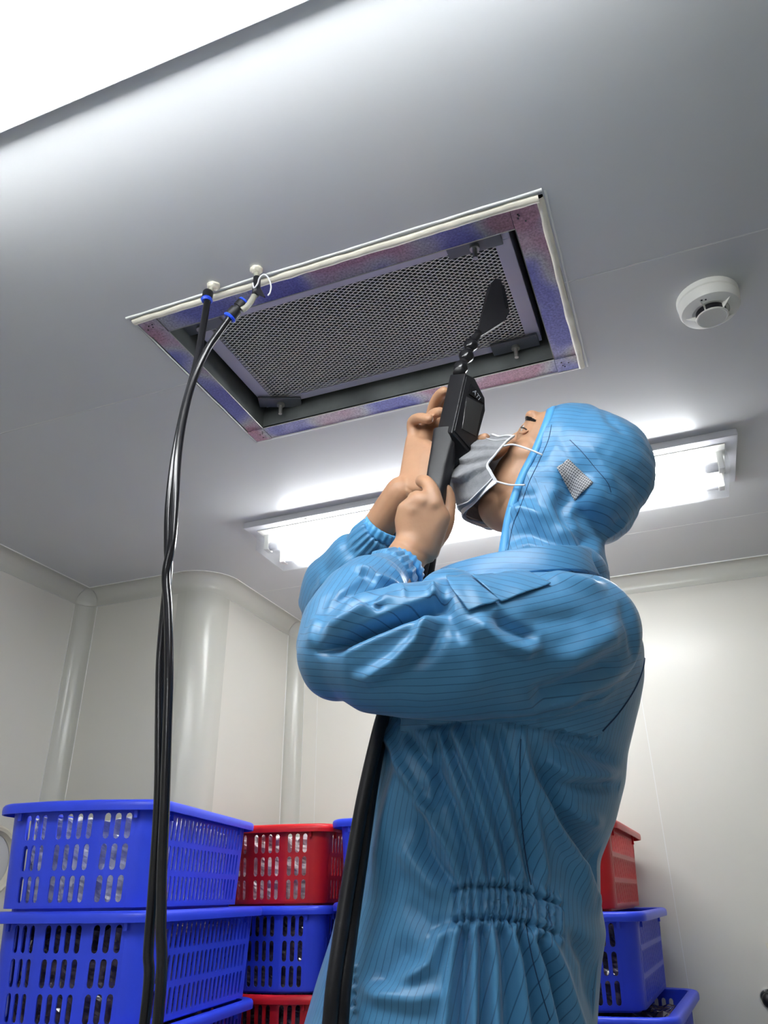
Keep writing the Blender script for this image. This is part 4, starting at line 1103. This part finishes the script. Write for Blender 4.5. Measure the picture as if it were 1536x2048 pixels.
dh += fold([(1150, 985), (1145, 1030), (1170, 1075)], 10, .004, ones)
dh += fold([(1200, 820), (1225, 845), (1255, 870)], 7, -.004, ones)
dh += fold([(1190, 1088), (1230, 1070), (1265, 1040)], 7, .004, ones)
nzh = np.array([noise.noise(Vector(p) * 20) * .7 + noise.noise(Vector(p) * 45) * .3 for p in hc])
sc_ = np.array([noise.noise(Vector((p[2] * 70, p[1] * 30, p[0] * 40))) for p in hc])
dh += nzh * .004 + sc_ * .0022 * np.clip((hx - 1230) / 50, 0, 1)
hc2 = hc + hn * dh[:, None]
setco(hme, hc2)
skull = (hy < 1010) | (hx > 1150)
sS = (hc2[:, 0] * .30 + hc2[:, 2] * .95) * 125
sN = (hc2[:, 0] * .97 + hc2[:, 2] * .24) * 125
bnd = np.interp(hx, [1040, 1080, 1110, 1150, 1190], [930, 960, 985, 1060, 1110])
isN = (hy > bnd)
nl = len(hme.loops); lv = np.empty(nl, int); hme.loops.foreach_get('vertex_index', lv)
ls = np.empty(len(hme.polygons), int); lt = np.empty(len(hme.polygons), int); hme.polygons.foreach_get('loop_start', ls); hme.polygons.foreach_get('loop_total', lt)
fN = isN[lv[ls]]; lN = np.repeat(fN, lt); sv = np.where(lN, sN[lv], sS[lv])
at_ = hme.attributes.new('stripe', 'FLOAT_VECTOR', 'CORNER'); at_.data.foreach_set('vector', np.stack([sv, sv * 0, sv * 0], 1).ravel().astype(np.float32))
bm = bmesh.new(); bm.from_mesh(hme)
def cutx(p):                                                   # edge bulges forward on the sides of the face
    return float(opening_x(p[2])) - .0 - .030 * (1 - min(1, abs(p[1] - YM) / .09)) * 0
kill = [v for v in bm.verts if v.co.x < cutx(v.co)]
bmesh.ops.delete(bm, geom=kill, context='VERTS')
# tidy boundary onto the opening surface
bmesh.ops.dissolve_degenerate(bm, dist=1e-5, edges=bm.edges)
bed = [e for e in bm.edges if len(e.link_faces) == 1]
for v in {v for e in bed for v in e.verts}:
    v.co.x = cutx(v.co)
loopv = []
adj = {}
for e in bed:
    for a, b in ((e.verts[0], e.verts[1]), (e.verts[1], e.verts[0])): adj.setdefault(a, []).append(b)
start = max(adj, key=lambda v: v.co.z); cur, prev = start, None; loopv = [start]
for _ in range(5000):
    nx_ = [q for q in adj[cur] if q is not prev]
    if not nx_: break
    prev, cur = cur, nx_[0]
    if cur is start: break
    loopv.append(cur)
lp = np.array([list(v.co) for v in loopv])
hme2 = bpy.data.meshes.new('hood'); bm.to_mesh(hme2); bm.free()
ho = new_obj('hood', hme2, M['fabric'], per, smooth=True)
s_ = ho.modifiers.new('s', 'SOLIDIFY'); s_.thickness = .0016; s_.offset = -1
hbvh = BVHTree.FromPolygons([v.co for v in hme2.vertices], [tuple(p.vertices) for p in hme2.polygons])
k_ = 9; lpc = np.stack([np.convolve(np.concatenate([lp[-k_:, i], lp[:, i], lp[:k_, i]]), np.ones(2 * k_ + 1) / (2 * k_ + 1), 'valid') for i in range(3)], 1)[::4]
# bound edge: flat folded band along the opening
bm = bmesh.new(); rr_ = []
cen = lpc.mean(0); nL = len(lpc)
for i, p in enumerate(lpc):
    out_ = np.array([0, p[1] - YM, 0]); tgt = p + np.array([.0105, 0, .001]);
    n_ = np.array([0, p[1] - cen[1], p[2] - cen[2]]); n_ /= np.linalg.norm(n_) + 1e-9
    sec = [p - [.0025, 0, 0] + n_ * .0016, p + [.005, 0, 0] + n_ * .0042, tgt + n_ * .0032, tgt + n_ * .0008, p - [.0025, 0, 0] - n_ * .0012]
    rr_.append([bm.verts.new(q) for q in sec])
for i in range(nL):
    a, b = rr_[i], rr_[(i + 1) % nL]
    for k in range(5): bm.faces.new((a[k], a[(k + 1) % 5], b[(k + 1) % 5], b[k]))
obj('hood_binding', bm, M['fabric_plain'], ho, smooth=True)
seamline('hood_seam', [(1103, 850), (1096, 882), (1077, 925), (1058, 965), (1042, 1010), (1026, 1050), (1016, 1100)], .0004, parent=ho, tree=hbvh)
patch('ear_mesh', [(1112, 935), (1136, 918), (1188, 966), (1150, 1004)], 18, 14, .0015, 'earmesh', ho, tree=hbvh, stripe=(.7, .7), sc=330, wav=.0012)
seamline('hood_seam', [(1140, 880), (1165, 905), (1190, 935), (1215, 965), (1222, 985)], .0004, parent=ho, tree=hbvh)

# ---- collar of the coverall: a folded band round the hood's neck
bm = bmesh.new(); rr_ = []
colp = [(884, 1141, .945), (905, 1133, .905), (950, 1120, .885), (1000, 1109, .878), (1060, 1100, .880), (1120, 1096, .895), (1165, 1100, .925), (1190, 1114, .975)]
P_ = [U(*q) for q in colp]; Pm = [Vector((p.x, 2 * YM - p.y, p.z)) for p in P_][::-1]
ringp = spline([np.array(p) for p in P_ + Pm[0:]], 5)
for q in ringp:
    q = Vector(q); o_ = (q - Vector((-.165, YM, q.z))).normalized()
    rr_.append([bm.verts.new(q + o_ * a + Vector((0, 0, b))) for a, b in ((0, .0025), (.0022, .003), (.0034, .001), (.0052, -.030), (.003, -.032), (-.004, -.032))])
for i in range(len(rr_) - 1):
    a, b = rr_[i], rr_[i + 1]
    for k in range(6): bm.faces.new((a[k], a[(k + 1) % 6], b[(k + 1) % 6], b[k]))
for e in (rr_[0], rr_[-1]): bm.faces.new(e)
bmesh.ops.recalc_face_normals(bm, faces=bm.faces)
me = bpy.data.meshes.new('collar'); bm.to_mesh(me); bm.free()
c_ = getco(me); aa = me.attributes.new('stripe', 'FLOAT_VECTOR', 'POINT'); s1 = c_[:, 2] * 130 + c_[:, 0] * 22; aa.data.foreach_set('vector', np.stack([s1, s1 * 0, s1 * 0], 1).ravel().astype(np.float32))
new_obj('collar', me, M['fabric'], cov, smooth=True); me.set_sharp_from_angle(angle=math.radians(40))
# elastic cuffs
def cuff(c, a, r, w_=.013):
    a = a.normalized(); e1 = a.orthogonal().normalized(); e2 = a.cross(e1); bm = bmesh.new(); rows = []; n = 96
    for k in range(n):
        t = 2 * PI * k / n; g_ = .0011 * math.sin(t * 21 + 1.5 * math.sin(3 * t)); d_ = e1 * math.cos(t) + e2 * math.sin(t)
        rows.append([bm.verts.new(c + d_ * (r + rr0 + g_ * gk) + a * (w_ * u)) for rr0, u, gk in ((0, .5, 1), (.0016, .48, 1.3), (.0022, .0, .5), (.0030, -.45, 1.2), (.0025, -.75, 1.2), (-.001, -.75, .3), (-.0012, .5, .3))])
    for k in range(n):
        x, y = rows[k], rows[(k + 1) % n]
        for j in range(7): bm.faces.new((x[j], x[(j + 1) % 7], y[(j + 1) % 7], y[j]))
    obj('cuff', bm, M['fabric_plain'], cov, smooth=True)
cuff(U(801, 1138, .905), U(822, 1100, .925) - U(790, 1148, .898), .0305)
cuff(U(763, 1058, 1.034), wrR - U(745, 1078, 1.04), .0290)
# boots
for s in (-1, 1):
    bm = bmesh.new(); y_ = YM + s * .115
    loft(bm, [[Vector((cx_ + rx * math.cos(2 * PI * k / 20), y_ + ry * math.sin(2 * PI * k / 20), z_)) for k in range(20)] for cx_, rx, ry, z_ in
              ((-.31, .140, .050, 0), (-.31, .143, .052, .02), (-.30, .130, .050, .05), (-.275, .095, .050, .09), (-.262, .070, .055, .13), (-.26, .066, .060, .2))])
    obj('boot', bm, M['boot'], per, smooth=True)

# ---- face mask: pleated sheet from the near cheek over the nose to the far cheek
nose_l = [(990, 872, 1.0), (955, 884, 1.0), (928, 908, 1.0), (908, 940, 1.0), (902, 968, 1.0), (906, 992, 1.0), (917, 1018, 1.0), (932, 1036, 1.0)]
near_l = [(1029, 872, .936), (1016, 882, .932), (1003, 896, .930), (990, 912, .930), (976, 930, .931), (982, 944, .931), (988, 955, .932), (995, 966, .934)]
mid_l = [(1004, 872, .956), (982, 884, .950), (960, 903, .946), (941, 928, .944), (930, 958, .944), (936, 984, .945), (950, 1001, .950), (962, 996, .958)]
mid_l[-2:] = [(944, 1000, .948), (956, 995, .956)]
nv_ = 88
def rs(l): P = spline([np.array(U(*q)) for q in l], 8); P = np.array(P); t = np.linspace(0, len(P) - 1, nv_ + 1); return np.stack([np.interp(t, np.arange(len(P)), P[:, i]) for i in range(3)], 1)
Nl, Ml, El = rs(nose_l), rs(mid_l), rs(near_l); fl_ = lambda A_: A_ * [1, -1, 1] + [0, 2 * YM, 0]
cols_ = spline([0, 0, 0], 1) if False else None
G = []; nu_ = 40
ctrl = [El, Ml, Nl, fl_(Ml), fl_(El)]
for i in range(nu_ + 1):
    u = i / nu_ * 4; k = min(3, int(u)); t = u - k
    p0 = ctrl[k - 1] if k > 0 else 2 * ctrl[0] - ctrl[1]; p3 = ctrl[k + 2] if k + 2 < 5 else 2 * ctrl[4] - ctrl[3]; p1, p2 = ctrl[k], ctrl[k + 1]
    q = .5 * (2 * p1 + (p2 - p0) * t + (2 * p0 - 5 * p1 + 4 * p2 - p3) * t * t + (3 * p1 - p0 - 3 * p2 + p3) * t ** 3)
    v = np.linspace(0, 1, nv_ + 1); cen_ = np.array(H(.44, .31)); nn = q - cen_; nn /= np.linalg.norm(nn, axis=1)[:, None]
    # pleats: overlapping steps
    for v0, am in ((.24, .007), (.38, .009), (.55, .012)):
        sh = v0 + (.06 * (abs(u - 2) / 2)); dlt = v - sh
        am = am * (1 - (abs(u - 2) / 2) ** 6)
        q = q + nn * (am * np.where(dlt < 0, np.exp(-(dlt / .10) ** 2), np.exp(-(dlt / .012) ** 2)))[:, None]
    q = q + nn * (.0022 * np.sin(v * 21 + u * 3) * (abs(u - 2) / 2) * (1 - (abs(u - 2) / 2) ** 4))[:, None]
    G.append(q)
G = np.array(G)
bm = bmesh.new(); V = [[bm.verts.new(p) for p in row] for row in G]
for i in range(nu_):
    for j in range(nv_): bm.faces.new((V[i][j], V[i + 1][j], V[i + 1][j + 1], V[i][j + 1]))
me = bpy.data.meshes.new('face_mask'); bm.to_mesh(me); bm.free()
mk = new_obj('face_mask', me, M['mask'], per, smooth=True); s_ = mk.modifiers.new('s', 'SOLIDIFY'); s_.thickness = .0014
def ribbon(name, P, wdt, nrm_out, m):
    bm = bmesh.new(); P = [Vector(p) for p in P]; fr_ = []
    for i, p in enumerate(P):
        t = (P[min(i + 1, len(P) - 1)] - P[max(i - 1, 0)]).normalized(); o_ = (p - H(.44, .31)).normalized(); s = t.cross(o_).normalized()
        fr_.append([bm.verts.new(p + s * a * wdt + o_ * b) for a, b in ((-.5, .0004), (-.5, .002), (.5, .002), (.5, .0004))])
    for a, b in zip(fr_, fr_[1:]):
        for k in range(4): bm.faces.new((a[k], a[(k + 1) % 4], b[(k + 1) % 4], b[k]))
    bm.faces.new(fr_[0]); bm.faces.new(fr_[-1])
    return obj(name, bm, M[m], mk)
ribbon('mask_edge', G[0], .0042, None, 'white_cloth'); ribbon('mask_edge', G[-1], .0042, None, 'white_cloth')
ribbon('mask_hem', G[:, -6] , .0110, None, 'white_cloth'); ribbon('mask_hem', G[:, 2], .0034, None, 'white_cloth')
ribbon('mask_stitching', G[:, -14] , .0014, None, 'white_cloth'); ribbon('mask_stitching', G[:, 10], .0008, None, 'white_cloth')
for s in (-1, 1):
    f2 = (lambda p: Vector((p.x, 2 * YM - p.y, p.z))) if s > 0 else (lambda p: p)
    obj('ear_loop', T([f2(p) for p in chain([U(1008, 892, .930), U(1025, 889, .922), U(1045, 894, .918), U(1064, 901, .914), U(1085, 910, .916)], 5)], .0014, 8), M['white_cloth'], mk, smooth=True)
    obj('ear_loop', T([f2(p) for p in chain([U(993, 963, .932), U(1008, 967, .925), U(1024, 970, .918), U(1050, 970, .915)], 5)], .0014, 8), M['white_cloth'], mk, smooth=True)

# ------------------------------------------------------------------ the hand-held meter with its nozzle
g0, g1 = U(873, 985, .932), U(914, 742, .950)
met = thing('leak_detector', 'black hand-held leak meter with screen and flat nozzle, held up under the filter', 'meter', g0)
def quadbox(name, near, far, m, parent, bev=.003):
    """hexahedral body from two outlines (lists of points), bevelled"""
    bm = bmesh.new(); a = [bm.verts.new(p) for p in near]; b = [bm.verts.new(p) for p in far]; n = len(a)
    bm.faces.new(a); bm.faces.new(b[::-1])
    for i in range(n): bm.faces.new((a[i], b[i], b[(i + 1) % n], a[(i + 1) % n]))
    bmesh.ops.recalc_face_normals(bm, faces=bm.faces)
    if bev: bmesh.ops.bevel(bm, geom=bm.edges[:], offset=bev, segments=3, affect='EDGES', profile=.6)
    return obj(name, bm, M[m], parent, ang=35)
YD = .925
# head box: the screen face looks right and towards the viewer, the narrow side looks left
scr = [U(930, 746, .935), U(950, 757, .957), U(970, 796, .975), (U(971, 822, .977)), U(953, 888, .972), U(938, 906, .960), U(903, 866, .925)]
dv = U(873, 864, .955) - U(903, 866, .925)                     # across the narrow side face (away from the screen face)
bk = [p + dv for p in scr]
quadbox('casing', scr, bk, 'black', met, .0028)
nrm = (scr[3] - scr[0]).cross(scr[6] - scr[0]).normalized()
if nrm.dot(EYEV - scr[0]) < 0: nrm = -nrm
cen = sum(scr, Vector()) / len(scr)
def inset(k, off, dy=0): return [cen + (p - cen) * k + nrm * off for p in scr]
quadbox('bezel', inset(.90, .0022), inset(.90, -.001), 'black', met, .0012)
def sq(u, v, off):                                              # point on the screen face: u across, v down
    top = scr[0].lerp(scr[2], u); bot = scr[6].lerp(scr[4], u); return top.lerp(bot, v) + nrm * off
quadbox('screen', [sq(.22, .34, .0034), sq(.92, .22, .0034), sq(.88, .88, .0034), sq(.30, .88, .0034)], [sq(.22, .34, .001), sq(.92, .22, .001), sq(.88, .88, .001), sq(.30, .88, .001)], 'screen', met, .0004)
quadbox('name_plate', [sq(.30, .08, .0034), sq(.75, .10, .0034), sq(.95, .17, .0034), sq(.30, .26, .0034)], [sq(.30, .08, .001), sq(.75, .10, .001), sq(.95, .17, .001), sq(.30, .26, .001)], 'gloss_black', met, .0003)
fc = bpy.data.curves.new('t', 'FONT'); fc.body = 'ATI'; fc.size = .0115; fc.extrude = .0002; fc.align_x = 'CENTER'
to = bpy.data.objects.new('t', fc); C.objects.link(to); dg = bpy.context.evaluated_depsgraph_get(); dg.update()
tme = bpy.data.meshes.new_from_object(to.evaluated_get(dg)); bpy.data.objects.remove(to)
xa = (sq(.9, .15, 0) - sq(.3, .10, 0)).normalized(); ya = nrm.cross(xa); o0 = sq(.55, .20, .0038)
tme.transform(Matrix([[xa[i], ya[i], nrm[i], o0[i]] for i in range(3)] + [[0, 0, 0, 1]]))
new_obj('lettering', tme, M['grey_mark'], met)
# grip
ga, gb = U(888, 880, .945), U(872, 975, .935)
bm = bmesh.new(); rg = []
for c_, sx_, sy_ in ((U(896, 868, .952), .021, .018), (U(889, 900, .948), .0185, .017), (U(880, 940, .942), .0165, .016), (U(872, 985, .936), .0150, .015), (U(867, 1015, .934), .0145, .014), (U(862, 1060, .934), .0145, .014)):
    ax_ = (U(872, 985, .936) - U(896, 868, .952)).normalized(); e1 = Vector((1, 0, 0)); e1 = (e1 - ax_ * e1.dot(ax_)).normalized(); e2 = ax_.cross(e1)
    rg.append([c_ + e1 * sx_ * (abs(math.cos(t)) ** .5) * (1 if math.cos(t) > 0 else -1) + e2 * sy_ * (abs(math.sin(t)) ** .5) * (1 if math.sin(t) > 0 else -1) for t in [2 * PI * k / 24 + .01 for k in range(24)]])
loft(bm, rg); obj('grip', bm, M['black'], met, ang=40)
# shoulder block between casing and grip
quadbox('shoulder', [U(873, 864, .955), U(903, 866, .925), U(938, 906, .960), U(922, 925, .965), U(905, 935, .955)], [p + Vector((-.012, .03, 0)) for p in (U(873, 864, .955), U(903, 866, .925), U(938, 906, .960), U(922, 925, .965), U(905, 935, .955))], 'black', met, .002)
# beaded gooseneck
bp = [U(918, 748, .960), U(923, 732, .968), U(933, 711, .978), U(943, 689, .986), U(953, 673, .990)]
for k, (pt, r_) in enumerate(((U(922, 735, .965), .0118), (U(933, 712, .975), .0122), (U(942, 690, .983), .0118))):
    a = (bp[-1] - bp[0]).normalized(); q = a.to_track_quat('Z', 'Y').to_matrix().to_4x4()
    obj('flexible_link', lathe([(0, -.013), (.0070, -.013), (.0085, -.009), (r_, -.003), (r_, .002), (r_ * .8, .007), (.0065, .0105), (0, .0105)], 28, Matrix.Translation(pt) @ q), M['gloss_black'], met, smooth=True)
obj('neck', T([bp[0], bp[1], bp[2], bp[3], bp[4], U(957, 664, .992)], [.010, .0075, .0072, .0072, .0066, .0055], 18), M['black'], met, smooth=True)
# flat fan nozzle
ap, tp, rt, rt2 = U(954, 672, .990), U(991, 556, 1.045), U(1020, 622, 1.035), U(1011, 640, 1.03)
fan = [ap + Vector((-.002, 0, 0)), U(983, 566, 1.043), tp, U(1002, 558, 1.047), rt, rt2, ap + Vector((.006, 0, -.001))]
nf = (rt - ap).cross(tp - ap).normalized()
if nf.dot(EYEV - ap) < 0: nf = -nf
obq = quadbox('nozzle', [p for p in fan], [p - nf * .004 + Vector((-.009 * k, .006 * k, 0)) for p, k in zip(fan, (0, 1, 1, 1, 1, .8, 0))], 'black', met, .0012)
quadbox('nozzle_lip', [U(1003, 571, 1.044), U(1008, 571, 1.044), U(1017, 614, 1.034), U(1011, 618, 1.034)], [p + nf * .0012 for p in (U(1003, 571, 1.044), U(1008, 571, 1.044), U(1017, 614, 1.034), U(1011, 618, 1.034))], 'gloss_black', met, 0)
# twin sample lines from the grip, behind the near forearm and down in front of the body
def cable(pts, name, label):
    P = chain([U(*q) for q in pts], 7); P += [Vector((P[-1].x - .005, P[-1].y - .01, .55)), Vector((P[-1].x - .03, P[-1].y - .02, .10)), Vector((P[-1].x - .12, P[-1].y - .10, .012)), Vector((P[-1].x - .4, P[-1].y - .3, .012))]
    o = obj(name, T(P, .0078, 16), M['rubber'], None, smooth=True); return tag(o, label, 'cable', 'black sample lines of the meter')
cable([(866, 1045, .938), (850, 1120, .96), (826, 1220, .955), (798, 1330, .875), (766, 1430, .85), (748, 1500, .84), (726, 1600, .83), (705, 1720, .82), (687, 1830, .81), (668, 1960, .80), (660, 2046, .80)], 'sample_line', 'black rubber line hanging from the meter, left of the pair before the blue gown')
cable([(872, 1040, .948), (862, 1120, .975), (842, 1220, .970), (806, 1330, .893), (771, 1430, .868), (756, 1500, .856), (739, 1600, .845), (722, 1720, .835), (706, 1830, .825), (689, 1960, .81), (682, 2046, .81)], 'sample_line', 'black rubber line hanging from the meter, right of the pair before the blue gown')
